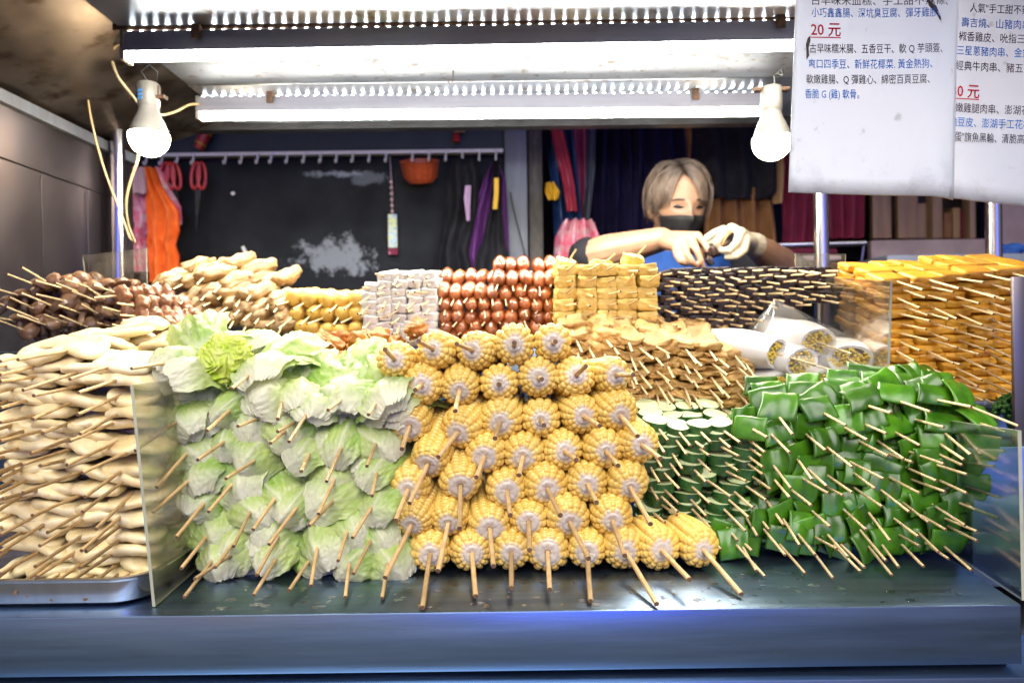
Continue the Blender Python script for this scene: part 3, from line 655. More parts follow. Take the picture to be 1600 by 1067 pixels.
# open shelf of pale boards on the far side
t = thing('open_shelf', 'open wooden shelf of pale boards behind the orange tofu skewers', 'shelf', at(1460, 420, 2.75))
def sp(name, px0, px1, py0, py1, Y, th, mt, lab=None):
    a = at(px0, py1, Y); b = at(px1, py0, Y); m = MB(); m.box(a.x, b.x, Y, Y + th, a.z, b.z, 0, .003); m.v = [v - t.location for v in m.v]
    o = link(name, m.mesh(name, [mt]), t)
    if lab: o['label'] = lab
sp('front_board', 1362, 1552, 373, 440, 2.70, .03, 'pinkwall'); sp('upright', 1364, 1392, 260, 372.5, 2.72, .03, 'wood'); sp('upright', 1404, 1434, 260, 372.5, 2.74, .03, 'wood')
sp('upright', 1458, 1472, 260, 372.5, 2.72, .05, 'wood'); sp('upright', 1516, 1524, 260, 372.5, 2.72, .05, 'wood'); sp('back_panel', 1362, 1530, 250, 372, 2.95, .02, 'brownpost')
for px, wd_, ht, mt, lab in ((1481, 12, 40, 'browncloth', 'brown box standing first between the shelf uprights'), (1495, 11, 48, 'tancloth', 'tan box standing second between the shelf uprights'), (1508, 10, 44, 'crimson', 'crimson box standing third between the shelf uprights'),
                         (1443, 16, 55, 'wood', 'pale box standing between wide shelf boards')):
    a = at(px - wd_ / 2, 372.6, 2.76); b = at(px + wd_ / 2, 372.6 - ht, 2.76); m = MB(); m.box(a.x, b.x, 2.76, 2.86, a.z + .001, b.z, 0, .003); whole('shelf_box', m, [mt], lab, 'box', 'boxes on the open shelf')
slab('pink_partition', 1555, 1700, 180, 460, 2.70, .03, 'pinkwall', 'pale pink partition behind the pole beside the price sheets', 'partition')
m = MB(); a = at(1566, 398, 2.4)
for i in range(7): m.ball(a + Vector((rnd.uniform(-.03, .09), rnd.uniform(-.02, .02), rnd.uniform(-.03, .02))), (.04, .03, .022), n=2)
whole('blue_sack', m, ['bluecloth'], 'crumpled blue sack beside the pole near the orange tofu', 'sack')
m = MB(); a = at(1360, 470, 2.2); b = at(1700, 400, 2.2); m.box(a.x, b.x, 2.1, 2.3, .0, b.z, 0, .006)
whole('back_cabinet', m, ['greypost'], 'grey blue steel cabinet top behind the orange tofu skewers', 'cabinet')
# ------------------------------------------------------------------ food pieces (each mesh built once, shared by its copies)
def cube_sphere(n):
    bm = bmesh.new(); bmesh.ops.create_cube(bm, size=2); bmesh.ops.subdivide_edges(bm, edges=bm.edges[:], cuts=n, use_grid_fill=True)
    bm.verts.index_update(); v = [x.co.copy() for x in bm.verts]; f = [[x.index for x in q.verts] for q in bm.faces]; bm.free(); return v, f
_cs = {}
def blob(name, sx, sy, sz, mt, k=0., amp=.1, freq=2, seed=0, warp=None, n=6, smooth=True):
    if n not in _cs: _cs[n] = cube_sphere(n)
    v, f = _cs[n]; o = []
    for c_ in v:
        s_ = c_.normalized(); m_ = max(abs(c_.x), abs(c_.y), abs(c_.z)); q = s_.lerp(c_ * (1 / m_), k)
        d = 1 + amp * noise.noise(s_ * freq + Vector((seed * 7.3, seed * 3.1, seed))) + amp * .5 * noise.noise(s_ * freq * 2.3 + Vector((seed, 9, seed * 5)))
        q = Vector((q.x * sx, q.y * sy, q.z * sz)) * d
        o.append(warp(q) if warp else q)
    return mk(name, o, f, mt, smooth=smooth)
def stick_mesh(r_):
    n = 8; v, f, mi = [], [], []
    for y in (0, -1):
        for j in range(n): a = 2 * PI * j / n; v.append((r_ * math.cos(a), y, r_ * math.sin(a)))
    for j in range(n): f.append((j, (j + 1) % n, n + (j + 1) % n, n + j)); mi.append(0)
    f.append(tuple(range(n, 2 * n))); mi.append(1); f.append(tuple(range(n))[::-1]); mi.append(1)
    me = mk('stick', v, f, ['stickpale' if r_ < .0018 else 'stick', 'stickend'], mi); auto_smooth(me); return me
STICK = {r_: stick_mesh(r_) for r_ in (.0013, .0016, .0020, .0028)}

def track(d):
    y = -d.normalized(); x = y.cross(Vector((0, 0, 1)))
    x = x.normalized() if x.length > 1e-4 else Vector((1, 0, 0)); z = x.cross(y)
    return Matrix((x, y, z)).transposed()
def skewer(kind, label, group, base, tip, pieces, r_, tilt=0, yaw=0, inside=.03, follow=False, cat='skewer'):
    t = thing(kind, label, cat, base, group)
    d = tip - base; rm = track(d)
    link('stick', STICK[r_], t, -d.normalized() * inside, rm, (1, d.length + inside, 1))
    P_ = rm if follow else Matrix.Rotation(yaw, 3, 'Z') @ Matrix.Rotation(tilt, 3, 'X')
    for nm, me, loc, rot, sc in pieces:
        link(nm, me, t, P_ @ Vector(loc), P_ @ (rot.to_matrix() if rot else Matrix.Identity(3)), sc)
    return t
def eu(x=0, y=0, z=0): return Euler((x, y, z))
def layered(pts, nlay):
    """for each pixel point its (layer from the top, number along the layer from the low-x end, size of the layer)"""
    ys = sorted(p[1] for p in pts); per = len(pts) / nlay
    order = sorted(range(len(pts)), key=lambda i: pts[i][1]); res = {}
    for L in range(nlay):
        ids = order[round(L * per):round((L + 1) * per)]; ids.sort(key=lambda i: pts[i][0])
        for k_, i in enumerate(ids): res[i] = (L + 1, k_ + 1, len(ids))
    return res
def tip_for(px, py, base, ln):
    """the end of a stick of length about ln whose tip shows at (px, py); it never sinks into the counter"""
    Y = base.y - ln * .94
    p = at(px, py, Y)
    if p.z < TOP + .004:
        ray = at(px, py, 1.0) - Vector((0, 0, H)); Y = min(Y, (TOP + .004 - H) / ray.z); p = at(px, py, Y)
    return p
jit = lambda a: rnd.uniform(-a, a)

# ---- corn
def corn_mesh(seed):
    rr = random.Random(seed); rows = rr.choice((12, 13, 14, 15, 16)); nA = rows * 6; Rr = .0242 * rr.uniform(.93, 1.06); rc = rr.uniform(.0065, .0135); L = .105
    v, k_ = [], []; prof = []
    for i in range(4): prof.append((rc * (.12 + i * .27), .004 - .001 * i, None))
    dome = 28
    for i in range(dome + 1):
        a = i / dome * PI / 2; prof.append((rc + (Rr - rc) * math.sin(a), .003 + .019 * (1 - math.cos(a)), i / dome * .026))
    ny = 112
    for i in range(1, ny + 1): prof.append((Rr * (1 - .12 * (i / ny) ** 3), .022 + L * i / ny, .026 + L * i / ny))
    prof.append((Rr * .5, .022 + L + .004, None)); prof.append((.001, .022 + L + .005, None))
    sx = rr.uniform(-.002, .002)
    for i, (r0, y, s_) in enumerate(prof):
        p0, p1 = prof[max(i - 1, 0)], prof[min(i + 1, len(prof) - 1)]
        tn = Vector((p1[0] - p0[0], p1[1] - p0[1])).normalized(); nr, nyy = tn.y, -tn.x
        for j in range(nA):
            th = 2 * PI * j / nA; tw = th * rows / (2 * PI); row = math.floor(tw); a = (tw - row) * 2 - 1
            kk = 0; d = 0
            if s_ is not None:
                off = (math.sin(row * 2.4 + seed) * .5 + .5) * .9; q = s_ / .0074 + off; b = (q - math.floor(q)) * 2 - 1
                grow = min(1, s_ / .009)
                cell = noise.noise(Vector((row * 3.7, math.floor(q) * 5.1, seed))) * .0011
                d = grow * (.0029 * (1 - abs(a) ** 3.4) * (1 - .95 * abs(b) ** 3.0) - .0018 + cell * (1 - abs(a) ** 2))
                kk = min(1, max(0, (s_ - .0005 - .0045 * noise.noise(Vector((math.cos(th) * 2, math.sin(th) * 2, seed)))) / .006))
            else: d = .0009 * noise.noise(Vector((math.cos(th) * r0 * 300, y * 300, math.sin(th) * r0 * 300 + seed)))
            bulge = 1 + .05 * noise.noise(Vector((math.cos(th), y * 20, math.sin(th) + seed)))
            v.append((math.cos(th) * (r0 * bulge + nr * d) + sx * y * 10, y + nyy * d, math.sin(th) * (r0 * bulge + nr * d))); k_.append(kk)
    f = []
    for i in range(len(prof) - 1):
        for j in range(nA): f.append((i * nA + j, i * nA + (j + 1) % nA, (i + 1) * nA + (j + 1) % nA, (i + 1) * nA + j))
    f.append(tuple(range(nA))); 
    f = [q[::-1] for q in f]
    return mk('corn_cob', v, f, 'corn', k=k_)
CORN = [corn_mesh(i) for i in range(10)]
corn_rows = [
 [(80, 180, 48, 147), (215, 145, 165, 118), (352, 150, 297, 127), (497, 130, 497, 124), (632, 122, 640, 120)],
 [(175, 270, 153, 287), (307, 290, 292, 360), (445, 265, 443, 268), (583, 245, 592, 250), (712, 235, 745, 205), (850, 235, 910, 235)],
 [(133, 415, 107, 492), (300, 435, 233, 520), (447, 400, 430, 455), (590, 390, 600, 410), (737, 378, 793, 412), (865, 375, 925, 447)],
 [(197, 545, 133, 680), (393, 520, 365, 590), (527, 520, 513, 583), (672, 500, 712, 530), (815, 500, 858, 550), (940, 478, 1005, 525)],
 [(127, 635, 85, 740), (310, 620, 307, 768), (472, 640, 483, 722), (612, 630, 657, 722), (752, 615, 783, 678), (900, 625, 970, 752)],
 [(140, 755, 48, 938), (268, 750, 232, 915), (412, 770, 425, 898), (547, 745, 550, 843), (690, 745, 755, 872), (838, 740, 880, 862)],
 [(205, 870, 178, 1043), (350, 875, 363, 1003), (487, 865, 487, 975), (613, 865, 620, 980), (750, 865, 762, 1020), (885, 865, 992, 1030), (1007, 842, 1105, 945), (1152, 840, 1285, 995)]]
for ri, row in enumerate(corn_rows):
    for ci, (x, y, tx, ty) in enumerate(row):
        px, py, qx, qy = 580 + x / 2.223, 480 + y / 2.223, 580 + tx / 2.223, 480 + ty / 2.223
        Y = .790 + (6 - ri) * .006
        base = at(px, py, Y); base.z = max(base.z, TOP + .0255)
        tip = tip_for(qx, qy, base, .085 if ri > 3 else .06)
        d = (tip - base).normalized(); sc = rnd.uniform(.94, 1.08)
        if ri == 6: d.z *= .25
        if ri == 0: d.z *= .5
        d.normalize()
        sp_ = rnd.uniform(0, 6)
        n_ = len(row)
        lab = f'yellow corn cob skewer, {nth(ci + 1)} from the cabbage, {nth(ri + 1)} row from the top'
        t = thing('corn_skewer', lab, 'skewer', base, 'corn cob skewers stacked in the middle')
        ds = tip - base
        link('stick', STICK[.0028], t, -ds.normalized() * .03, track(ds), (1, ds.length + .03, 1))
        link('corn_cob', CORN[(ri * 7 + ci * 3) % 10], t, -d * -.004, track(d) @ Matrix.Rotation(sp_, 3, 'Y'), (sc, .58 if ri == 6 and ci > 5 else .85, sc))
# silk threads on the cobs
# ---- cabbage
def cabbage_mesh(seed, big=1.):
    rr = random.Random(seed); v, f, k_ = [], [], []; nu, nv = 34, 30
    for layer in range(4):
        o = len(v); rot = rr.uniform(-.85, .85) if layer else rr.uniform(-.5, .5); wd0 = rr.uniform(.8, 1.15); rib = rr.uniform(-.5, .5)
        ox, oz = (rr.uniform(-.009, .009), rr.uniform(-.004, .010)) if layer else (0, 0)
        ph = rr.uniform(0, 6); yy = layer * .0085; hgt = rr.uniform(.85, 1.1); corner = rr.uniform(-1, 1); curl = rr.uniform(.6, 1.7); fold = rr.uniform(-.5, .5)
        for i in range(nv + 1):
            b = i / nv
            for j in range(nu + 1):
                a = j / nu * 2 - 1
                w_ = (.011 + .025 * b ** .6) * wd0
                edge = 1 + (.05 * math.sin(b * 13 + ph + (2 if a > 0 else 0)) + .03 * math.sin(b * 31 + ph)) * abs(a) ** 3
                x = a * w_ * edge + corner * .010 * (1 - b)
                z = (-.030 + .060 * b) * hgt + .0016 * noise.noise(Vector((a * 9, b * 9, ph + layer))) - .011 * abs(a) ** 2.4 * b + .005 * a * corner + .0022 * math.sin(a * 11 + ph) * b ** 3
                y = yy + curl * .013 * a * a * (.4 + b) + .026 * b ** 2.4 - .010 * math.sin(PI * b) + .010 * max(0, (a - fold) * (1 if fold < 0 else -1)) * b
                e = max(abs(a) ** 4, (max(0, b - .6) / .4) ** 1.5) * min(1, b * 1.3)
                y += e * (.0040 * math.sin(a * 8 + ph * 2 + b * 5) + .0026 * math.sin(a * 19 + ph + b * 13) + .0014 * math.sin(a * 41 + b * 27))
                wv = (a - rib * b) * 9.5 / (.25 + .85 * b) + 1.1 * noise.noise(Vector((a * 1.5, b * 2.5, ph)))
                vein = abs(math.sin(wv)); ridge = math.exp(-(vein / .26) ** 2) * min(1, b * 2.2) * (.55 + .45 * b)
                ribk = math.exp(-((a - rib * b) / (.10 + .16 * (1 - b) ** 2)) ** 2)
                net = abs(noise.noise(Vector((a * 7, b * 9, seed + layer * 2))))
                y -= .0026 * ribk * (1 - b * .75) + .0012 * ridge; y += .0012 * noise.noise(Vector((a * 5, b * 7, seed + layer))) * b + .0020 * (.4 - net) * b + .0012 * noise.noise(Vector((a * 16, b * 16, ph)))
                c_, s_ = math.cos(rot), math.sin(rot)
                v.append(Vector((x * c_ - z * s_ + ox, y, x * s_ + z * c_ + oz)) * big)
                kk = (b - .06 - .16 * abs(corner) * (1 - abs(a - corner * .5))) / .42
                kk = min(1, max(0, kk)) * (1 - .75 * ribk * (1 - b * .55)) * (1 - .42 * ridge) * (.80 + .35 * net) + .10 * noise.noise(Vector((a * 2, b * 2, seed * 3 + layer)))
                k_.append(min(1, max(0, kk)))
        for i in range(nv):
            for j in range(nu): q = o + i * (nu + 1) + j; f.append((q, q + 1, q + nu + 2, q + nu + 1))
    return mk('cabbage_piece', v, f, 'cabbage', k=k_)
CAB = [cabbage_mesh(i) for i in range(9)]
MAT['heart'] = pm('cabbage_heart', (.50, .66, .03), (.72, .74, .20), scale=70, rough=.42, trans=.2)
HEART = blob('cabbage_heart', .026, .016, .027, 'heart', .05, .12, 2, 3, lambda q: q * (1 + .085 * math.sin(16 * noise.noise(q * 75) + q.x * 260) + .03 * noise.noise(q * 260)), 34)
cab = [(168, 187, 12, 213), (447, 218, 360, 282), (188, 385, 25, 498), (355, 357, 275, 428), (535, 323, 520, 388), (455, 385, 382, 413), (585, 397, 520, 432), (552, 425, 495, 472), (635, 348, 560, 467), (757, 308, 695, 357), (870, 317, 835, 373), (212, 497, 100, 625), (342, 462, 242, 530), (445, 530, 340, 595), (630, 508, 602, 570), (745, 478, 690, 605), (865, 467, 830, 552), (228, 585, 87, 712), (275, 667, 168, 798), (368, 607, 280, 710), (515, 658, 435, 772), (592, 688, 490, 823), (722, 588, 662, 717), (715, 670, 630, 758), (865, 570, 848, 655), (430, 700, 367, 830), (275, 793, 185, 907), (853, 685, 780, 800), (763, 773, 730, 880), (300, 870, 195, 1007), (365, 820, 303, 903), (360, 860, 232, 943), (525, 790, 447, 930), (520, 865, 437, 1000), (660, 820, 635, 967), (632, 880, 560, 983), (770, 880, 755, 1007), (848, 803, 783, 925), (905, 890, 883, 1010)]
pts = [(200 + a / 2.224, 480 + b / 2.224) for a, b, _, _ in cab]
LY = layered(pts, 9)
for i, (x, y, tx, ty) in enumerate(cab):
    px, py = pts[i]; hgt = (905 - py) / 370
    Y = .775 + .05 * hgt + rnd.uniform(0, .012)
    base = at(px, py, Y); tip = tip_for(200 + tx / 2.224, 480 + ty / 2.224, base, .075)
    base.z = max(base.z, TOP + .022)
    L, k_, n_ = LY[i]; top = py < 640
    sc = rnd.uniform(.98, 1.2) * (1.12 if top else 1.0)
    tl = rnd.uniform(.15, .5)
    pcs = [('cabbage_piece', CAB[(i * 4 + 1) % 9], (jit(.003), .001, .004 if not top else .012), eu(-.55 - tl * .6 if top else -.18 + jit(.16), jit(.5), jit(.3)), (sc, sc, sc)),
           ('cabbage_piece', CAB[(i * 4 + 6) % 9], (jit(.008), .034, .004 + (.012 if top else 0)), eu(-.1 + jit(.2), jit(.6), jit(.3)), (sc * 1.02, sc, sc))]
    skewer('cabbage_skewer', f'pale cabbage skewer, {nth(k_)} from the acrylic divider, {nth(L)} layer from the top', 'cabbage skewers stacked beside the corn', base, tip, pcs, .0020)
# big leaves lying on top
for i, (x, y, rx, ry, rz, sc, heart) in enumerate(((255, 205, -.75, .5, .25, 1.35, False), (335, 175, -.35, .1, -.1, 1.15, True), (500, 190, -.85, -.3, -.1, 1.6, False), (610, 270, -.8, .3, 0, 1.2, False), (690, 280, -.7, -.5, 0, 1.2, False), (790, 285, -.75, .5, .1, 1.25, False), (885, 315, -.7, -.3, -.3, 1.3, False), (590, 320, -.5, .2, 0, 1.1, False), (250, 110, -1.1, .2, .2, 1.2, False), (370, 95, -1.1, -.2, -.2, 1.3, False), (470, 90, -1.1, .3, .1, 1.2, False))):
    base = at(200 + x / 2.224, 480 + y / 2.224, .825 + .012 * (i % 3) + (.09 if i > 7 else 0)); labs = ['big pale cabbage leaf overhanging the acrylic sheet on top of the stack', 'yellow green cut cabbage heart on top of the stack', 'big pale cabbage leaf beside the yellow cut heart', 'curled cabbage leaf in the middle of the stack top', 'upright ruffled cabbage leaf near the fried chicken', 'ruffled cabbage leaf between the fried chicken and the corn', 'big cabbage leaf touching the highest corn cobs', 'bright green curled leaf under the big pale leaves', 'white cabbage leaf lying flat behind, beside the fish cakes', 'white cabbage leaf lying flat behind the yellow cut heart', 'white cabbage leaf lying flat beside the rice sausages']
    t = thing('cabbage_leaf' if not heart else 'cabbage_heart', labs[i], 'cabbage', base, 'loose cabbage on top of the stack')
    link('cabbage_heart' if heart else 'cabbage_piece', HEART if heart else CAB[(i * 2 + 3) % 9], t, (0, 0, 0), eu(rx, ry, rz), (sc, sc, sc))

# ---- fish cakes on the tray, folded flat ovals
def fishcake_mesh(seed):
    rr = random.Random(seed); p1, p2, p3 = rr.uniform(0, 6), rr.uniform(0, 6), rr.uniform(0, 6); A = rr.uniform(.0030, .0070); tw = rr.uniform(-.16, .16)
    sx, sy, sz = rr.uniform(.031, .039), rr.uniform(.022, .028), rr.uniform(.0062, .0076); n = 44; waist = rr.uniform(.0, .22)
    rings = [0, .25, .5, .68, .8, .88, .94, .98, 1.0]; v, f = [], []
    seq = [(q, 1) for q in rings[1:]] + [(q, -1) for q in rings[-2:0:-1]]
    def P(q, sg, a):
        c, s_ = math.cos(a), math.sin(a); e = 2 / 2.5
        x = sx * q * math.copysign(abs(c) ** e, c); y = sy * q * math.copysign(abs(s_) ** e, s_) * (1 - waist * math.exp(-(x / .012) ** 2))
        x *= 1 + .06 * noise.noise(Vector((c * 1.5, s_ * 1.5, seed)))
        z = sg * sz * math.sqrt(max(0, 1 - q ** 5)) * (1 + .28 * noise.noise(Vector((x * 60, y * 60, seed + sg))))
        z += A * math.sin(x * 60 + p1) * math.cos(y * 28 + p2) + .0026 * math.sin(y * 75 + p2) + tw * x + .0012 * noise.noise(Vector((x * 110, y * 110, seed)))
        return Vector((x, y + .004 * math.sin(x * 50 + p3), z))
    v.append(P(0, 1, 0))
    for q, sg in seq:
        for j in range(n): v.append(P(q, sg, 2 * PI * j / n))
    v.append(P(0, -1, 0)); L = len(seq)
    for j in range(n): f.append((0, 1 + j, 1 + (j + 1) % n)); f.append((len(v) - 1, 1 + (L - 1) * n + (j + 1) % n, 1 + (L - 1) * n + j))
    for i in range(L - 1):
        for j in range(n): f.append((1 + i * n + j, 1 + (i + 1) * n + j, 1 + (i + 1) * n + (j + 1) % n, 1 + i * n + (j + 1) % n))
    return mk('fish_cake', v, f, 'fishcake')
FC = [fishcake_mesh(i) for i in range(8)]
fc = [(225, 153, 62, 182), (85, 168, 0, 188), (372, 207, 243, 250), (262, 228, 80, 288), (408, 253, 272, 297), (245, 280, 117, 307), (115, 207, 0, 235), (115, 243, 0, 257), (40, 283, -60, 310), (398, 316, 270, 373), (242, 333, 113, 388), (90, 325, 0, 350), (398, 378, 278, 440), (120, 378, 0, 400), (240, 402, 148, 437), (377, 410, 243, 465), (140, 430, 0, 465), (380, 480, 232, 547), (235, 460, 108, 508), (440, 505, 285, 575), (228, 498, 75, 547), (60, 490, -50, 520), (225, 532, 140, 550), (410, 577, 295, 658), (258, 580, 80, 643), (70, 545, -30, 580), (75, 562, -20, 607), (425, 607, 287, 710), (75, 655, -30, 720), (255, 663, 112, 723), (432, 675, 333, 770), (130, 633, 10, 665), (290, 710, 165, 782), (410, 735, 283, 845), (160, 705, 0, 790), (293, 735, 138, 828), (30, 725, -60, 770), (405, 768, 300, 848), (283, 795, 122, 900), (150, 755, 0, 850), (405, 815, 277, 905), (253, 855, 127, 935), (125, 855, 0, 925), (392, 855, 255, 945), (397, 900, 307, 968), (275, 895, 185, 958), (150, 905, 0, 1010), (200, 932, 95, 1000), (320, 932, 172, 990), (408, 930, 295, 1015), (447, 930, 352, 985), (230, 960, 180, 1015), (130, 960, 52, 993), (20, 850, -70, 910), (30, 910, -60, 980), (40, 410, -60, 440), (30, 610, -70, 660), (20, 200, -80, 225), (25, 250, -80, 280), (15, 330, -80, 360), (20, 450, -80, 490), (10, 520, -90, 560), (20, 660, -80, 700), (-10, 770, -110, 830), (60, 790, -60, 860), (40, 560, -60, 600), (80, 430, -20, 460), (90, 600, -10, 650)]
pts = [(a / 2.224, 480 + b / 2.224) for a, b, _, _ in fc]; LY = layered(pts, 19)
for i, (x, y, tx, ty) in enumerate(fc):
    px, py = pts[i]; Y = .775 + .035 * (910 - py) / 370 + rnd.uniform(0, .008)
    base = at(px, py, Y); tip = at(tx / 2.224, 480 + ty / 2.224, Y - .075)
    L, k_, n_ = LY[i]; top = L <= 3
    pcs = []
    for q in range(4 if top else 3):
        pcs.append(('fish_cake', FC[(i * 3 + q * 5) % 8], (.010 + jit(.006), .022 + q * .046 + jit(.004), .001 + jit(.002) + q * (.002 if top else 0)), eu(-.05 + jit(.14) + (.25 if top and q < 2 else 0), jit(.16), jit(.30) + (PI if (i + q) % 2 else 0)), (1.0, 1, 1 + jit(.12))))
    skewer('fish_cake_skewer', f'pale folded fish cake skewer, {nth(k_)} from the wall side, {nth(L)} layer from the top', 'fish cake skewers piled on the tray', base, tip, pcs, .0020, tilt=.08 if not top else .16, yaw=jit(.1))
m = MB()                                  # tray
def rrect(x0, x1, y0, y1, rad, z, n=6):
    o = []
    for cx, cy, a0 in ((x1 - rad, y0 + rad, -90), (x1 - rad, y1 - rad, 0), (x0 + rad, y1 - rad, 90), (x0 + rad, y0 + rad, 180)):
        for i in range(n + 1): a = R(a0 + 90 * i / n); o.append((cx + rad * math.cos(a), cy + rad * math.sin(a), z))
    return o
def loft(mb, rings, mt=0, cap0=False, cap1=False):
    k = len(rings[0]); v = [p for r_ in rings for p in r_]; f = []
    for i in range(len(rings) - 1):
        for j in range(k): f.append((i * k + j, i * k + (j + 1) % k, (i + 1) * k + (j + 1) % k, (i + 1) * k + j))
    if cap0: f.append(tuple(range(k))[::-1])
    if cap1: f.append(tuple(range((len(rings) - 1) * k, len(rings) * k)))
    mb.add(v, f, mt)
tx1 = at(236, 910, .715).x
loft(m, [rrect(-1.0, tx1 - .012, .712, 1.0, .03, TOP + .002), rrect(-1.0, tx1 - .006, .706, 1.006, .034, TOP + .006), rrect(-1.0, tx1 - .002, .702, 1.01, .036, TOP + .028), rrect(-1.0, tx1 + .003, .698, 1.015, .038, TOP + .031),
         rrect(-1.0, tx1 + .003, .698, 1.015, .038, TOP + .033), rrect(-1.0, tx1 - .004, .704, 1.008, .035, TOP + .0325), rrect(-1.0, tx1 - .010, .710, 1.0, .032, TOP + .008), rrect(-1.0, tx1 - .016, .716, .995, .03, TOP + .005)], 0, True, True)
whole('steel_tray', m, ['pole'], 'shallow steel tray with a rolled rim under the fish cake skewers', 'tray')

# ---- green peppers: curved squares of skin
def pepper_mesh(seed):
    rr = random.Random(seed); Rr = rr.uniform(.032, .065); span = rr.uniform(.028, .036) / Rr; ln = rr.uniform(.033, .045); n1, n2 = 16, 14; v, f, k_ = [], [], []
    ph = rr.uniform(0, 6); cutl, cutr = rr.uniform(-.3, .3), 0; lob = rr.uniform(0, .0022)
    for side in (0, 1):
        for i in range(n1 + 1):
            for j in range(n2 + 1):
                a = (i / n1 - .5) * span; u = j / n2 - .5
                e = max(abs(i / n1 - .5) * 2, abs(u) * 2) ** 8
                rad = Rr * (1 + .05 * noise.noise(Vector((a * 2, u * 3, seed)))) + lob * math.sin(a * 3.2 + ph) - side * .0034 - (e * .0008 if side == 0 else -e * .0006)
                x = u * ln * (1 + cutl * a) + .002 * math.sin(a * 4 + ph); v.append((x, -math.cos(a) * rad + Rr, math.sin(a) * rad + .12 * x * math.sin(ph))); k_.append(1. if side == 0 else .25)
    k = n2 + 1; N = (n1 + 1) * k
    for i in range(n1):
        for j in range(n2): q = (i * k + j, i * k + j + 1, (i + 1) * k + j + 1, (i + 1) * k + j); f.append(q); f.append(tuple(x + N for x in q[::-1]))
    bd = [j for j in range(k)] + [i * k + n2 for i in range(1, n1 + 1)] + [n1 * k + j for j in range(n2 - 1, -1, -1)] + [i * k for i in range(n1 - 1, 0, -1)]
    for i in range(len(bd)): a, b = bd[i], bd[(i + 1) % len(bd)]; f.append((a, a + N, b + N, b))
    return mk('pepper_piece', v, f, 'pepper', k=k_)
PEP = [pepper_mesh(i) for i in range(8)]
pep = [(603, 222, 667, 307), (783, 215, 882, 270), (860, 270, 968, 328), (953, 185, 1062, 220), (1070, 163, 1223, 215), (1230, 163, 1388, 195), (1310, 165, 1577, 272), (503, 283, 565, 318), (575, 300, 655, 380), (717, 302, 800, 370), (935, 255, 1045, 302), (1048, 280, 1180, 350), (1143, 242, 1277, 277), (1257, 282, 1385, 388), (1390, 250, 1527, 298), (1387, 305, 1515, 322), (1387, 367, 1522, 373), (1250, 337, 1358, 408), (790, 345, 907, 437), (923, 327, 1052, 393), (1003, 327, 1115, 405), (1040, 380, 1150, 418), (1120, 370, 1277, 425), (1180, 350, 1352, 430), (1355, 420, 1480, 435), (1228, 423, 1370, 467), (583, 422, 660, 523), (678, 393, 745, 487), (720, 437, 805, 515), (875, 405, 1035, 485), (905, 455, 1000, 525), (1020, 460, 1180, 543), (1120, 437, 1247, 493), (1140, 485, 1283, 537), (1247, 485, 1370, 543), (1352, 513, 1502, 560), (588, 482, 655, 560), (693, 475, 810, 543), (770, 445, 907, 540), (800, 515, 870, 552), (660, 527, 743, 592), (903, 513, 1028, 597), (1010, 520, 1137, 618), (1098, 570, 1215, 660), (1327, 578, 1497, 643), (1217, 580, 1362, 672), (1140, 605, 1285, 690), (1270, 640, 1412, 697), (1280, 670, 1412, 735), (740, 610, 818, 678), (863, 600, 963, 690), (965, 610, 1060, 735), (1062, 635, 1173, 717), (625, 640, 695, 752), (677, 693, 758, 792), (745, 713, 845, 767), (797, 697, 890, 800), (850, 740, 957, 842), (925, 675, 1043, 815), (1072, 698, 1178, 755), (1163, 690, 1255, 780), (1180, 745, 1295, 807), (540, 675, 637, 792), (610, 775, 717, 865), (718, 773, 830, 885), (820, 775, 940, 858), (960, 785, 1067, 873), (1020, 775, 1095, 840), (1090, 775, 1195, 838), (1272, 767, 1388, 853), (430, 740, 555, 878), (455, 785, 520, 855)]
pts = [(980 + a / 2.581, 560 + b / 2.581) for a, b, _, _ in pep]; LY = layered(pts, 12)
for i, (x, y, tx, ty) in enumerate(pep):
    px, py = pts[i]; h_ = (880 - py) / 260
    Y = .825 + .055 * h_ + rnd.uniform(0, .012) - (.0 if px < 1450 else .02)
    base = at(px, py, Y); tip = tip_for(980 + tx / 2.581, 560 + ty / 2.581, base, .075); base.z = max(base.z, TOP + .020)
    L, k_, n_ = LY[i]; top = L <= 2; pcs = []
    for q in range(4 if top else 3):
        sc = rnd.uniform(.92, 1.12) * (1.12 if top else 1)
        fx = -.30 + jit(.30) if not top else -.80 + jit(.30)
        pcs.append(('pepper_piece', PEP[(i * 3 + q * 5) % 8], (jit(.008), -.006 + q * .022, (.004 if not top else .010 + q * .004) + jit(.003)), eu(fx, jit(.32), jit(.5)), (sc, sc, sc)))
    skewer('pepper_skewer', f'glossy green pepper skewer, {nth(k_)} from the courgettes, {nth(L)} layer from the top', 'green pepper skewers stacked at the end', base, tip, pcs, .0016, tilt=.15)

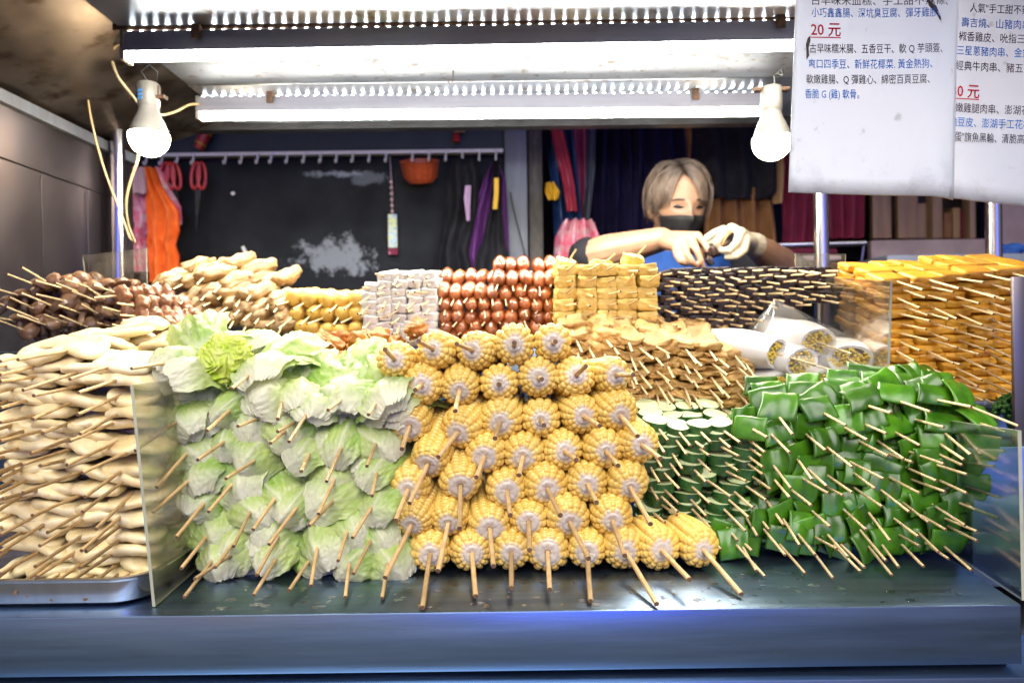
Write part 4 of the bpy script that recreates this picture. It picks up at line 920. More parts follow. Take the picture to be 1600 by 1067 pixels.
# ---- courgette slices
def zucchini_mesh(seed):
    m = MB(); r_ = .0160; t_ = .0064; n = 28
    m.lathe([(.0005, t_), (r_ * .55, t_), (r_ * .96, t_)], n, 1); m.lathe([(r_ * .96, t_), (r_, t_ - .0006), (r_ * 1.01, 0), (r_, -t_ + .0006), (r_ * .96, -t_)], n, 0); m.lathe([(r_ * .96, -t_), (r_ * .5, -t_), (.0005, -t_)], n, 1)
    m.v = [Vector((v.x * (1 + .04 * math.sin(seed + math.atan2(v.y, v.x) * 3)), v.y, v.z + .0006 * math.sin(v.x * 200 + seed))) for v in m.v]
    return m.mesh('courgette_slice', ['zskin', 'zflesh'])
ZU = [zucchini_mesh(i) for i in range(4)]
zu = [(210, 298, 255, 352), (297, 297, 337, 337), (390, 292, 455, 338), (198, 330, 240, 387), (275, 335, 310, 360), (372, 322, 417, 360), (493, 330, 555, 378), (183, 385, 222, 445), (293, 365, 330, 390), (380, 357, 450, 393), (495, 362, 542, 395), (490, 395, 547, 438), (173, 423, 212, 475), (287, 407, 337, 455), (397, 420, 447, 452), (487, 425, 548, 467), (150, 462, 210, 525), (272, 450, 318, 497), (400, 455, 480, 495), (507, 477, 578, 527), (323, 490, 418, 557), (152, 530, 207, 583), (263, 518, 333, 582), (433, 538, 507, 602), (480, 515, 560, 570), (138, 557, 203, 618), (258, 570, 320, 635), (410, 570, 490, 640), (560, 570, 630, 670), (510, 610, 572, 690), (105, 622, 153, 660), (262, 607, 337, 683), (390, 607, 477, 695), (480, 640, 525, 715), (235, 650, 263, 710), (385, 660, 445, 733), (415, 685, 503, 775), (105, 665, 160, 712), (320, 690, 377, 770), (205, 705, 255, 760), (140, 590, 200, 630), (128, 285, 165, 330), (118, 330, 150, 380), (108, 385, 140, 440), (95, 440, 130, 500), (95, 520, 125, 570)]
pts = [(980 + a / 2.581, 560 + b / 2.581) for a, b, _, _ in zu]; LY = layered(pts, 11)
for i, (x, y, tx, ty) in enumerate(zu):
    px, py = pts[i]; Y = .855 + .03 * (850 - py) / 180 + rnd.uniform(0, .006)
    base = at(px, py, Y); tip = tip_for(980 + tx / 2.581, 560 + ty / 2.581, base, .055)
    L, k_, n_ = LY[i]; pcs = []
    for q in range(6 if L <= 2 else 2):
        pcs.append(('courgette_slice', ZU[(i + q) % 4], (jit(.003), .016 + q * .033, jit(.002)), eu(jit(.14), jit(.12), jit(3)), (1.05, 1.05, 1)))
    skewer('courgette_skewer', f'sliced courgette skewer, {nth(k_)} from the corn, {nth(L)} layer from the top', 'courgette skewers between corn and peppers', base, tip, pcs, .0016, tilt=.26 if L <= 2 else .12)
# ------------------------------------------------------------------ the tier behind
def shelf_items(pts, Y0, make, kind, group, label, nlay, dvec, ln, r_, tilt=0, yaw=0, slope=0, djit=.12, ytop=None, inside=.03):
    """pts: pixel positions of the stick ends of the front pieces; make(i, top) gives the pieces"""
    LY = layered(pts, nlay)
    for i, (px, py) in enumerate(pts):
        L, k_, n_ = LY[i]; ymax = max(p[1] for p in pts)
        base = at(px, py, Y0 + slope * (ymax - py) / 100 + rnd.uniform(0, .004))
        d = Vector(dvec) + Vector((jit(djit), 0, jit(djit))); d.normalize()
        tip = base + d * ln * rnd.uniform(.85, 1.2)
        skewer(kind, label.format(n=nth(k_), l=nth(L)), group, base, tip, make(i, L <= 2), r_, tilt=tilt, yaw=yaw + jit(.06), inside=inside)

# mushrooms and gizzards, braised brown
def mush_mesh(seed):
    rr = random.Random(seed); m = MB(); n = 18; r0 = rr.uniform(.014, .018)
    m.lathe([(.0005, .011), (r0 * .45, .0100), (r0 * .8, .0065), (r0, .0005), (r0 * .96, -.004), (r0 * .7, -.0055), (r0 * .3, -.004)], n, 0)
    m.lathe([(.0055, -.003), (.0050, -.012), (.0058, -.022), (.0045, -.026), (.0005, -.0265)], 12, 1)
    m.v = [v * (1 + .14 * noise.noise(v * 90 + Vector((seed * 3, 0, 0)))) + Vector((.22 * min(0, v.z + .004) * math.sin(seed), .2 * min(0, v.z) * math.cos(seed), 0)) for v in m.v]
    return m.mesh('mushroom', ['mushroom', 'stem'])
MU = [mush_mesh(i) for i in range(6)]
GZ = [blob('gizzard', .017, .012, .014, 'gizzard', .1, .30, 1.9, i, n=7) for i in range(5)]
mu = [(52, 444), (72, 440), (97, 450), (122, 456), (139, 449), (165, 468), (30, 462), (52, 482), (82, 478), (122, 488), (154, 491), (21, 501), (75, 509), (150, 470), (188, 494), (105, 505), (8, 478), (185, 459), (100, 470), (60, 500), (35, 515), (138, 512), (180, 512)]
def mk_mu(i, top):
    return [('mushroom', MU[(i + q * 2) % 6], (jit(.004), .012 + q * .027, jit(.004)), eu(jit(.6), jit(.9), jit(3)), (1, 1, 1)) for q in range(4)]
shelf_items(mu, 1.10, mk_mu, 'mushroom_skewer', 'brown mushroom skewers by the steel side wall', 'dark brown mushroom skewer, {n} from the side wall, {l} layer from the top', 4, (-.06, -1, .22), .055, .0016, tilt=.12, yaw=-.25, slope=.03)
gz = [(183, 462), (214, 494), (232, 500), (200, 512), (228, 517), (192, 488), (250, 509), (212, 478)]
def mk_gz(i, top): return [('gizzard', GZ[(i + q) % 5], (jit(.002), .010 + q * .016, jit(.002)), eu(jit(.3), jit(1.5), jit(.3)), (1.05, 1, 1)) for q in range(5)]
shelf_items(gz, 1.07, mk_gz, 'gizzard_skewer', 'glossy brown gizzard skewers', 'glossy brown gizzard skewer, {n} from the mushrooms, {l} layer from the top', 3, (-.10, -1, .0), .05, .0016, tilt=.05, yaw=-.75, slope=.02)

# rice sausages
RS = []
for i in range(6):
    RS.append(blob('rice_sausage', .0145, .046, .0145, 'ricesausage', .10, .16, 2.2, i, lambda q, i=i: Vector((q.x * (1 - .12 * math.cos(q.y * 150 + i)), q.y, q.z * (1 - .12 * math.cos(q.y * 150 + i)) + 2.2 * q.y * q.y)), 9))
rs = [(248, 441), (290, 442), (318, 434), (348, 444), (262, 450), (295, 463), (322, 459), (346, 463), (392, 461), (376, 466), (420, 474), (275, 476), (300, 479), (330, 472), (358, 478), (375, 483), (395, 487), (310, 488), (345, 494), (366, 500), (405, 497), (433, 481), (430, 500), (285, 492), (325, 502), (386, 508), (412, 514), (440, 512)]
def mk_rs(i, top): return [('rice_sausage', RS[(i + q) % 6], (0, .034 + q * .07, q * .008), eu(jit(.1), jit(3), jit(.12)), (1, 1, 1)) for q in range(2 if top else 1)]
shelf_items(rs, 1.13, mk_rs, 'rice_sausage_skewer', 'tan rice sausage skewers behind the cabbage', 'lumpy tan rice sausage skewer, {n} from the mushrooms, {l} layer from the top', 5, (.14, -1, -.30), .052, .0016, tilt=.30, yaw=-.28, slope=.06)

# yellow fish balls
FB = [blob('fish_ball', .0150, .0172, .0146, 'fishball', 0, .05, 2, i, n=6) for i in range(3)]
fb = [(400 + x / 3.2, 380 + y / 3.2) for x, y in ((165, 292), (240, 300), (330, 305), (405, 308), (478, 300), (180, 375), (268, 368), (335, 375), (412, 372), (480, 372), (205, 440), (262, 447), (335, 455), (400, 462), (478, 450), (230, 515), (300, 525), (365, 530), (440, 525))]
def mk_fb(i, top): return [('fish_ball', FB[(i + q) % 3], (.004, .014 + q * .028, .006), eu(jit(.2), jit(2), jit(.2)), (1.08 if i < 5 else .95, 1, 1.05 if i < 5 else .95)) for q in range(4 if top else 2)]
shelf_items(fb, 1.14, mk_fb, 'fish_ball_skewer', 'yellow fish ball skewers', 'yellow fish ball skewer, {n} from the rice sausages, {l} layer from the top', 4, (-.05, -1, -.30), .05, .0016, tilt=.10, yaw=-.12, slope=.02)

# white cubes
TC = [blob('white_cube', .0122, .013, .0078, 'taro', .78, .10, 2, i, n=6) for i in range(5)]
tc = []
for r_ in range(9):
    for c_ in range(5):
        if r_ == 0 and c_ == 0: continue
        tc.append((577 + c_ * 23.2 + (r_ % 2) * 2 + jit(1.5), 433 + r_ * 12.6 + (5 if c_ == 0 else 0) + jit(1.2)))
def mk_tc(i, top): return [('white_cube', TC[(i + q) % 5], (jit(.001), .008 + q * .026, jit(.001)), eu(jit(.14), jit(.18), jit(.2)), (1.03 + jit(.08), 1, 1 + jit(.12))) for q in range(4 if i < 9 else 2)]
shelf_items(tc, 1.10, mk_tc, 'white_cube_skewer', 'pale cube skewers between fish balls and sausages', 'pale cube skewer, {n} from the fish balls, {l} layer from the top', 9, (-.10, -1, -.20), .045, .0016, tilt=.12, slope=.03, djit=.22)

# red sausages
SG = [blob('red_sausage', .0112, .0250, .0112, 'sausage', .08, .07, 1.8, i, n=7) for i in range(4)]
sg = [(400 + x / 3.2, 380 + y / 3.2) for x, y in ((1210, 205), (1283, 212), (1350, 205), (1418, 215), (1475, 205), (930, 270), (992, 278), (1058, 270), (1120, 275), (1182, 278), (1247, 278), (1318, 272), (1388, 280), (1450, 282), (945, 335), (1010, 340), (1080, 335), (1140, 335), (1210, 340), (1280, 335), (1345, 330), (1407, 340), (1470, 345), (940, 400), (1005, 392), (1075, 400), (1145, 395), (1215, 395), (1280, 400), (1340, 385), (1410, 400), (1475, 395), (950, 452), (1025, 447), (1100, 447), (1175, 455), (1250, 450), (1330, 450), (1400, 452), (1470, 455), (980, 505), (1055, 505), (1130, 508), (1210, 510))]
def mk_sg(i, top):
    return [('red_sausage', SG[(i + q) % 4], (0, .022 + q * .052, .004 + q * .006), eu(jit(.12), jit(3), jit(.12)), (1.08, 1.05, 1.08)) for q in range(2 if i < 16 else 1)]
shelf_items(sg, 1.12, mk_sg, 'red_sausage_skewer', 'glossy red sausage skewers', 'glossy red sausage skewer, {n} from the white cubes, {l} layer from the top', 5, (.03, -1, -.32), .036, .0013, tilt=.45, slope=.03, djit=.2)

# fried tofu blocks
FT = [blob('fried_tofu', .0168, .018, .0108, 'friedtofu', .66, .17, 2.3, i, n=8) for i in range(6)]
ft = []
for r_ in range(8):
    for c_ in range(5):
        ft.append((884 + c_ * 32 + jit(1.5), 423 + r_ * 18.2 + jit(1.5)))
def mk_ft(i, top): return [('fried_tofu', FT[(i * 2 + q) % 6], (jit(.001), .012 + q * .034, jit(.001)), eu(jit(.08), jit(.09), jit(.12)), (1.04, 1, 1)) for q in range(3 if i < 10 else 2)]
shelf_items(ft, 1.08, mk_ft, 'fried_tofu_skewer', 'yellow fried tofu skewers in a square stack', 'golden fried tofu skewer, {n} from the red sausages, {l} layer from the top', 8, (.16, -1, .02), .045, .0016, tilt=.05, slope=.02, djit=.22)
for i, (px, py, tx, ty, lab) in enumerate(((885, 413, 892, 402, 'golden tofu stick end standing up at the sausage side of the stack top'), (990, 405, 1012, 385, 'golden tofu skewer lying loose on the stack under the bare forearm'), (940, 415, 948, 403, 'golden tofu skewer lying loose in the middle of the stack top'))):
    b_ = at(px, py, 1.13); d_ = Vector((.5 + .2 * i, -.3, .75)).normalized()
    pcs = [('fried_tofu', FT[(i + q) % 6], Vector((.004 * q, .012 + .033 * q, -.002 - .003 * q)), eu(jit(.3), jit(.3), jit(.4)), (1, .9, .95)) for q in range(2)]
    skewer('fried_tofu_skewer', lab, 'yellow fried tofu skewers in a square stack', b_, b_ + d_ * .03, pcs, .0016, tilt=.1, inside=.02)

# blood cake
BC = [blob('blood_cake', .0118, .016, .0066, 'bloodcake', .74, .12, 2.2, i, n=6) for i in range(5)]
bl = []
for r_ in range(10):
    y0 = 424 + r_ * 9.2
    for c_ in range(12):
        px = 1037 + c_ * 23 + (11 if r_ % 2 else 0) + jit(3); py = y0 + jit(1.5) - (px - 1037) * .006 + (6 if c_ < 1 else 0)
        if px > 1298 or (py > 478 and px > 1180): continue
        bl.append((px, py))
def mk_bl(i, top): return [('blood_cake', BC[(i + q) % 5], (jit(.001), .010 + q * .033, jit(.001)), eu(jit(.07), jit(.07), jit(.12)), (1, 1, 1)) for q in range(3 if i < 14 else 1)]
shelf_items(bl, 1.11, mk_bl, 'blood_cake_skewer', 'dark rice cake skewers in the long black stack', 'dark rice cake skewer, {n} from the golden tofu, {l} layer from the top', 10, (.14, -1, -.12), .042, .0016, tilt=.04, slope=.035, djit=.10)

# thin tofu skin, mid tier
def skinsheet(seed):
    rr = random.Random(seed); p1, p2 = rr.uniform(0, 6), rr.uniform(0, 6)
    return blob('tofu_skin', .0205, .026, .0058, 'tofuskin', .6, .24, 2.0, seed, lambda q: Vector((q.x, q.y, q.z * (1 + .30 * math.sin(q.x * 110 + p2)) + .0020 * math.sin(q.x * 95 + p1) + .002 * math.sin(q.y * 120 + p2))), 8)
TS = [skinsheet(i) for i in range(7)]
ts = []
for r_ in range(13):
    for c_ in range(7):
        px = 908 + c_ * 41 + (7 if r_ % 2 else -5) + jit(4); py = 533 + r_ * 9.6 - (10 - 3 * c_ if c_ > 2 else 4) + jit(2) + c_ * 2.0
        if px > 1172 - r_ * .5: continue
        if py > 560 and px < 990: 
            if py > 640: continue
        ts.append((px, py))
def mk_ts(i, top): return [('tofu_skin', TS[(i * 3 + q) % 7], (jit(.003), .018 + q * .046, jit(.001)), eu(jit(.10), jit(.14), jit(.2)), (1 + jit(.1), 1, 1.1 if not top else 1.4)) for q in range(3 if i < 14 else 1)]
shelf_items(ts, .98, mk_ts, 'tofu_skin_skewer', 'crinkled tofu skin skewers behind the corn', 'crinkled brown tofu skin skewer, {n} from the corn, {l} layer from the top', 13, (.04, -1, -.36), .055, .0016, tilt=.36, slope=.02, djit=.15)

# orange tofu slabs
OT = [blob('orange_tofu', .0225, .026, .0060, 'orangetofu', .72, .09, 2.0, i, n=7) for i in range(6)]
ot = []
for r_ in range(15):
    for c_ in range(6):
        px = 1400 + c_ * 44 + (5 if r_ % 2 else -3) + jit(4); py = 436 + r_ * 13.6 + jit(2) + c_ * -1.5
        if c_ >= 3: py -= 4
        if px > 1625: continue
        ot.append((px, py))
def mk_ot(i, top): return [('orange_tofu', OT[(i * 2 + q) % 6], (jit(.003), .014 + q * .050, jit(.001)), eu(jit(.05), jit(.06), jit(.10)), (1, 1, 1)) for q in range(3)]
shelf_items(ot, .985, mk_ot, 'orange_tofu_skewer', 'orange tofu slab skewers behind the peppers', 'flat orange tofu skewer, {n} from the clear sheet, {l} layer from the top', 15, (.06, -1, -.27), .062, .0016, tilt=.27, slope=.012, djit=.10)

# fried chicken bits between cabbage and corn
CHK = [blob('chicken_piece', .014, .013, .012, 'chicken', .15, .38, 2.2, i, n=8) for i in range(5)]
for i, (px, py) in enumerate(((490, 541), (508, 548), (525, 540), (545, 556), (560, 535), (578, 548), (588, 530), (597, 562), (572, 568), (530, 566), (500, 570), (648, 520), (700, 556), (604, 590), (610, 545))):
    base = at(px, py + 4, .985 + .012 * (i % 4))
    pcs = [('chicken_piece', CHK[(i + q) % 5], (jit(.004), .010 + q * .024, .004 + jit(.004)), eu(jit(1), jit(1), jit(1)), (1, 1, 1)) for q in range(2)]
    skewer('chicken_skewer', f'craggy fried chicken skewer, {nth(i + 1)} of those between cabbage and corn', 'fried chicken skewers', base, base + Vector((jit(.01), -.035, .006 + jit(.01))), pcs, .0016, tilt=.2)

# squid rolls stuffed with roe, in a film bag
def squid_mesh(seed, ln=.115, r0=.034):
    m = MB(); n = 26; prof = []
    for i in range(15):
        u = i / 14; prof.append((r0 * (.70 + .30 * math.sin(PI * min(1, u * 2 + .12) / 2)) * (1 - .55 * max(0, u - .35) ** 1.3), u * ln))
    v = [(.001, ln + .004)]
    ins = [(prof[0][0] * .82, .0005), (prof[0][0] * .76, .006), (.0005, .010)]
    m.lathe(ins[::-1] + prof + [(.0008, ln + .010)], n)
    m.v = [Vector((q.x * 1.12, q.z, q.y * .82)) * (1 + .13 * noise.noise(q * 26 + Vector((seed * 5, 0, 0)))) for q in m.v]
    return m.mesh('squid_body', ['squid'])
def roe_mesh(seed, r0=.0205):
    rr = random.Random(seed); m = MB()
    for i in range(120):
        a = rr.uniform(0, 2 * PI); d = r0 * math.sqrt(rr.random()); m.ball((d * math.cos(a) * 1.12, .0025 + rr.uniform(-.0035, .003), d * math.sin(a) * .82), .0023)
    return m.mesh('roe', ['roe'])
SQ = [squid_mesh(i) for i in range(3)]; RO = [roe_mesh(i) for i in range(3)]
sq = [(1278, 535, .30, .10, 'white squid roll stuffed with roe, topmost in the film bag'), (1214, 553, .75, .08, 'white squid roll stuffed with roe, nearest the tofu skin in the film bag'), (1254, 566, .42, .02, 'white squid roll stuffed with roe in the middle of the bag'), (1327, 562, -.28, .02, 'white squid roll stuffed with roe, beside the clear sheet in the film bag'),
      (1222, 606, .4, .0, 'white squid roll under the bag film above the courgettes'), (1290, 600, .25, 0, 'white squid roll in the lower row, peeking over the peppers'), (1338, 596, .1, 0, 'white squid roll in the lower row beside the clear sheet')]
for i, (px, py, yw, tl, lab) in enumerate(sq):
    b_ = at(px, py, 1.0 + (.02 if i in (0,) else 0)); t = thing('squid_roll', lab, 'squid roll', b_, 'stuffed squid rolls in the film bag')
    rm = Matrix.Rotation(yw, 3, 'Z') @ Matrix.Rotation(tl + .10, 3, 'X')
    link('squid_body', SQ[i % 3], t, (0, 0, 0), rm, (1.10, 1, 1.02)); link('roe', RO[i % 3], t, rm @ Vector((0, .001, 0)), rm, (1.25, 1, 1.0))
    if i < 4:
        d_ = rm @ Vector((.25, -1, -.12)); link('stick', STICK[.0016], t, -d_.normalized() * .02, track(d_), (1, .075, 1))
# the bag: a thin gathered film over the rolls, twisted to a point
bagc = at(1270, 560, 1.07); m = MB(); pr = []; NB = 40
rings = [(-.085, 1.0), (-.05, 1.04), (-.01, 1.0), (.025, .80), (.05, .52), (.07, .28), (.083, .12), (.092, .03)]
tipx = at(1216, 478, 1.06) - bagc
v, f = [], []
for z, s_ in rings:
    k_ = (z + .085) / .177
    for j in range(NB):
        a = 2 * PI * j / NB; cr_ = 1 + .035 * math.sin(a * 9 + z * 60) * (1 if k_ > .3 else .5) + .03 * noise.noise(Vector((math.cos(a) * 2, math.sin(a) * 2, z * 40)))
        sh = max(0, k_ - .25) / .75
        v.append(bagc + Vector((.118 * s_ * cr_ * math.cos(a) + tipx.x * sh ** 1.2, .098 * s_ * cr_ * math.sin(a), z * (1 if k_ < .9 else 1))))
for i in range(len(rings) - 1):
    for j in range(NB): f.append((i * NB + j, i * NB + (j + 1) % NB, (i + 1) * NB + (j + 1) % NB, (i + 1) * NB + j))
f.append(tuple(range((len(rings) - 1) * NB, len(rings) * NB)))
m.add(v, f); whole('film_bag', m, ['film'], 'clear plastic film bag gathered to a point round the white squid rolls', 'bag')

# broccoli head
bp = at(1566, 636, .93); t = thing('broccoli_head', 'small dark green broccoli floret beyond the last green peppers', 'broccoli', bp + Vector((.01, 0, -.03)))
m = MB(); rr = random.Random(5)
for i in range(260):
    a = rr.uniform(0, 2 * PI); e = rr.uniform(-.1, 1) * PI / 2; r_ = .030 + .003 * math.sin(a * 5) * math.cos(e * 3); m.ball((.015 + r_ * math.cos(e) * math.cos(a), r_ * math.cos(e) * math.sin(a), .022 + r_ * .8 * math.sin(e)), rr.uniform(.0022, .0040))
link('floret', m.mesh('floret', ['broccoli']), t)
m = MB(); m.tube([(.015, 0, -.026), (.015, 0, -.005), (.015, 0, .035)], [.010, .013, .026], 12); link('broccoli_stalk', m.mesh('broccoli_stalk', ['zskin']), t)

# ------------------------------------------------------------------ clear sheets
def sheet(corners, th, mt, label, nrm):
    """corners: near low, far low, far high, near high"""
    m = MB(); n = Vector(nrm) * th
    v = [Vector(c) for c in corners] + [Vector(c) + n for c in corners]
    m.add(v, [(0, 1, 2, 3), (7, 6, 5, 4)], 0); m.add(v, [(0, 4, 5, 1), (1, 5, 6, 2), (2, 6, 7, 3), (3, 7, 4, 0)], 1)
    return whole('clear_sheet', m, [mt, 'acryledge'], label, 'clear sheet', 'clear acrylic dividers', smooth=False)
nl = at(243, 951, .706); nl.z = TOP + .001; nh = at(208, 601, .706)
sheet([nl, (nl.x - .02, .93, TOP + .001), (nh.x - .02, .93, nh.z), nh], .0032, 'acrylic', 'clear acrylic divider standing between the fish cakes and the cabbage', (-1, 0, 0))
a, b, c_, d_ = at(137, 462, 1.20), at(230, 462, 1.22), at(228, 388, 1.22), at(128, 399, 1.20)
sheet([a, b, c_, d_], .003, 'acrylic', 'cloudy acrylic sheet standing behind the mushroom skewers', (0, 1, 0))
a, b, c_, d_ = at(1244, 440, 1.20), at(1320, 440, 1.20), at(1322, 397, 1.20), at(1243, 396, 1.20)
sheet([a, b, c_, d_], .003, 'acrylic', 'cloudy acrylic sheet standing behind the dark rice cakes at the pole', (0, 1, 0))
a, b, c_, d_ = at(1385, 640, .955), at(1282, 600, 1.14), at(1284, 432, 1.14), at(1391, 440, .955)
sheet([a, b, c_, d_], .003, 'acrylic', 'clear acrylic sheet between the squid bag and the orange tofu', (1, 0, 0))
a, b, c_, d_ = (XR + .012, .70, TOP - .002), (XR + .070, 1.03, TOP - .002), (XR + .070, 1.03, H - .115), (XR + .010, .70, H - .098)
sheet([a, b, c_, d_], .004, 'darkacryl', 'scuffed grey acrylic end panel beside the green peppers', (1, 0, 0))
m = MB(); a = at(1586, 660, .90); b = at(1610, 432, .90); m.box(a.x, b.x, .90, .906, H - .1455, b.z, 0, .001)
whole('steel_strip', m, ['wallsteel'], 'upright brushed steel strip at the end of the orange tofu stack', 'strip')
m = MB(); a = at(1597, 1000, .70); m.box(XR + .04, XR + .6, .73, 1.6, .02, TOP - .10, 0, .004)
whole('side_cabinet', m, ['darkmetal'], 'dark steel cabinet standing past the end of the counter', 'cabinet')

# ------------------------------------------------------------------ water on the counter
m = MB(); rr = random.Random(11)
for i in range(210):
    px = rr.choice((rr.uniform(300, 620), rr.uniform(620, 1150), rr.uniform(1000, 1500))); Y = rr.uniform(.692, .80); x = at(px, 930, Y).x
    if x > XR - .02: continue
    r_ = rr.uniform(.0014, .0062) * rr.uniform(.4, 1); n = 12; v = []; f = []; ph = rr.uniform(0, 6); e = rr.uniform(.6, 1.7)
    for k_, (rf, hz) in enumerate(((1, 0), (.93, .16), (.7, .30), (.35, .37))):
        for j in range(n): a = 2 * PI * j / n; q = r_ * rf * (1 + .22 * math.sin(a * 2 + ph) + .14 * math.sin(a * 3 + ph * 2)); v.append((x + q * math.cos(a) * e, Y + q * math.sin(a), TOP + .0002 + hz * r_ * .45))
    for k_ in range(3):
        for j in range(n): f.append((k_ * n + j, k_ * n + (j + 1) % n, (k_ + 1) * n + (j + 1) % n, (k_ + 1) * n + j))
    f.append(tuple(range(3 * n, 4 * n))); f.append(tuple(range(n))[::-1]); m.add(v, f)
o = whole('water_droplets', m, ['water'], 'scattered water droplets on the steel counter', 'water'); o['kind'] = 'stuff'

# ------------------------------------------------------------------ price sheets
def text_mesh(body, mat_, wid, hgt, bold=0):
    cu = bpy.data.curves.new('lettering', 'FONT'); cu.body = body; cu.offset = bold; cu.resolution_u = 2
    ob = bpy.data.objects.new('lettering', cu); COL.objects.link(ob)
    dg = bpy.context.evaluated_depsgraph_get(); me = bpy.data.meshes.new_from_object(ob.evaluated_get(dg))
    bpy.data.objects.remove(ob); bpy.data.curves.remove(cu)
    xs = [v.co.x for v in me.vertices]; ys = [v.co.y for v in me.vertices]
    sx = wid / (max(xs) - min(xs)); sy = hgt / .92
    for v in me.vertices: v.co = Vector(((v.co.x - min(xs)) * sx, 0, v.co.y * sy))
    me.materials.clear(); me.materials.append(MAT[mat_]); me.name = 'lettering'; return me
def price_sheet(label, tl, tr, br_, bl_, Y, curl, lines, rowtilt):
    """a laminated sheet given by its corner pixels; curl(u, v) pushes it out of its plane"""
    A, B, C_, D = at(*tl, Y), at(*tr, Y), at(*br_, Y), at(*bl_, Y); nu, nv = 30, 16; v, f = [], []
    def P(u, w_): q = A.lerp(B, u).lerp(D.lerp(C_, u), w_); q.y += curl(u, w_); return q
    o0 = (D + C_) / 2; t = thing('price_sheet', label, 'price sheet', o0, 'laminated price sheets')
    for side in (0, 1):
        for i in range(nv + 1):
            for j in range(nu + 1): q = P(j / nu, i / nv) - o0; q.y += side * .0012; v.append(q)
    k = nu + 1; N = k * (nv + 1)
    for i in range(nv):
        for j in range(nu): q = (i * k + j, i * k + j + 1, (i + 1) * k + j + 1, (i + 1) * k + j); f.append(q[::-1]); f.append(tuple(x + N for x in q))
    bd = [j for j in range(k)] + [i * k + nu for i in range(1, nv + 1)] + [nv * k + j for j in range(nu - 1, -1, -1)] + [i * k for i in range(nv - 1, 0, -1)]
    for i in range(len(bd)): a, b = bd[i], bd[(i + 1) % len(bd)]; f.append((a, b, b + N, a + N))
    link('paper', mk('paper', v, f, 'paper'), t)
    # film margin round the paper
    e = MB()
    e.tube([P(u / 20, 1) - o0 for u in range(21)], .0012, 6); e.tube([P(0, u / 20) - o0 for u in range(21)], .001, 6); e.tube([P(1, u / 20) - o0 for u in range(21)], .001, 6)
    link('film_edge', e.mesh('film_edge', ['film']), t)
    for body, x0, x1, yb, hh, mt, bold, und, skip in lines:
        a = at(x0, yb, Y); sc = Y / FPX
        me = text_mesh(body, mt, (x1 - x0) * sc, hh * sc, bold)
        if und:
            n0 = len(me.vertices); bm = bmesh.new(); bm.from_mesh(me); w_ = (x1 - x0) * sc
            q = [bm.verts.new(p) for p in ((0, 0, -.0034), (w_, 0, -.0034), (w_, 0, -.0022), (0, 0, -.0022))]; bm.faces.new(q); bm.to_mesh(me); bm.free()
        ca, sa = math.cos(rowtilt), math.sin(rowtilt)
        for v_ in me.vertices:
            x, z = v_.co.x, v_.co.z; p = a + Vector((x * ca + z * sa, 0, -x * sa + z * ca))
            u = ((p.x - A.x) / (B.x - A.x)); w2 = (A.z - p.z) / (A.z - D.z)
            p.y = Y + curl(min(1, max(0, u)), w2) - .0006; v_.co = p - o0
        if skip is not None:      # drop what would lie past the sheet's edge
            bm = bmesh.new(); bm.from_mesh(me); bmesh.ops.delete(bm, geom=[x for x in bm.verts if x.co.x < at(skip, yb, Y).x - o0.x], context='VERTS'); bm.to_mesh(me); bm.free()
        link('lettering', me, t)
    return t
MAT['torn'] = pm('torn_edge', (.05, .03, .025), (.10, .06, .05), scale=200, rough=.7)
cv1 = lambda u, w_: .004 * math.sin(PI * u) - .0 * u + (.022 * ((u - .78) / .22) ** 2 if u > .78 else 0) + .003 * w_
cv2 = lambda u, w_: .004 + .003 * math.sin(u * 5) + .002 * w_
price_sheet('white laminated price sheet with the red 20 heading, nearest the bulb', (1248, -110), (1518, -110), (1511, 305), (1234, 299), .80, cv1, [
    ('古早味米血糕、手工甜不辣條、', 1268, 1486, 6, 15, 'inkdark', .003, False, None),
    ('小巧鑫鑫腸、深坑臭豆腐、彈牙雞胗。', 1269, 1472, 25, 15, 'inkblue', .003, False, None),
    ('20 元', 1268, 1316, 54, 22, 'inkred', .012, True, None),
    ('古早味糯米腸、五香豆干、軟 Q 芋頭簽、', 1266, 1476, 81, 15, 'inkdark', .003, False, None),
    ('爽口四季豆、新鮮花椰菜. 黃金熱狗、', 1264, 1460, 105, 15, 'inkblue', .003, False, None),
    ('軟嫩雞腸、Q 彈雞心、綿密百頁豆腐、', 1261, 1456, 129, 15, 'inkdark', .003, False, None),
    ('香脆 G (雞) 軟骨。', 1259, 1346, 152, 15, 'inkblue', .003, False, None)], .004)
ps = [o for o in bpy.data.objects if o.name.startswith('price_sheet')][-1]
for pts_ in (((1452, -6), (1460, 2), (1467, 6), (1471, 14), (1475, 22), (1478, 33), (1473, 27), (1468, 19), (1462, 13), (1455, 6)), ((1268, 54), (1268, 62), (1265, 74), (1266, 86), (1262, 92), (1262, 78), (1261, 68), (1264, 58))):
    m = MB(); n = len(pts_); Y_ = .7985
    m.add([at(x, y, Y_) - ps.location + Vector((0, cv1((x - 1240) / 272, .5) , 0)) for x, y in pts_] + [at(x, y, Y_) - ps.location + Vector((0, cv1((x - 1240) / 272, .5) + .0008, 0)) for x, y in pts_], [tuple(range(n))[::-1], tuple(range(n, 2 * n))] + [(i, (i + 1) % n, n + (i + 1) % n, n + i) for i in range(n)])
    link('torn_patch', m.mesh('torn_patch', ['torn'], False), ps)
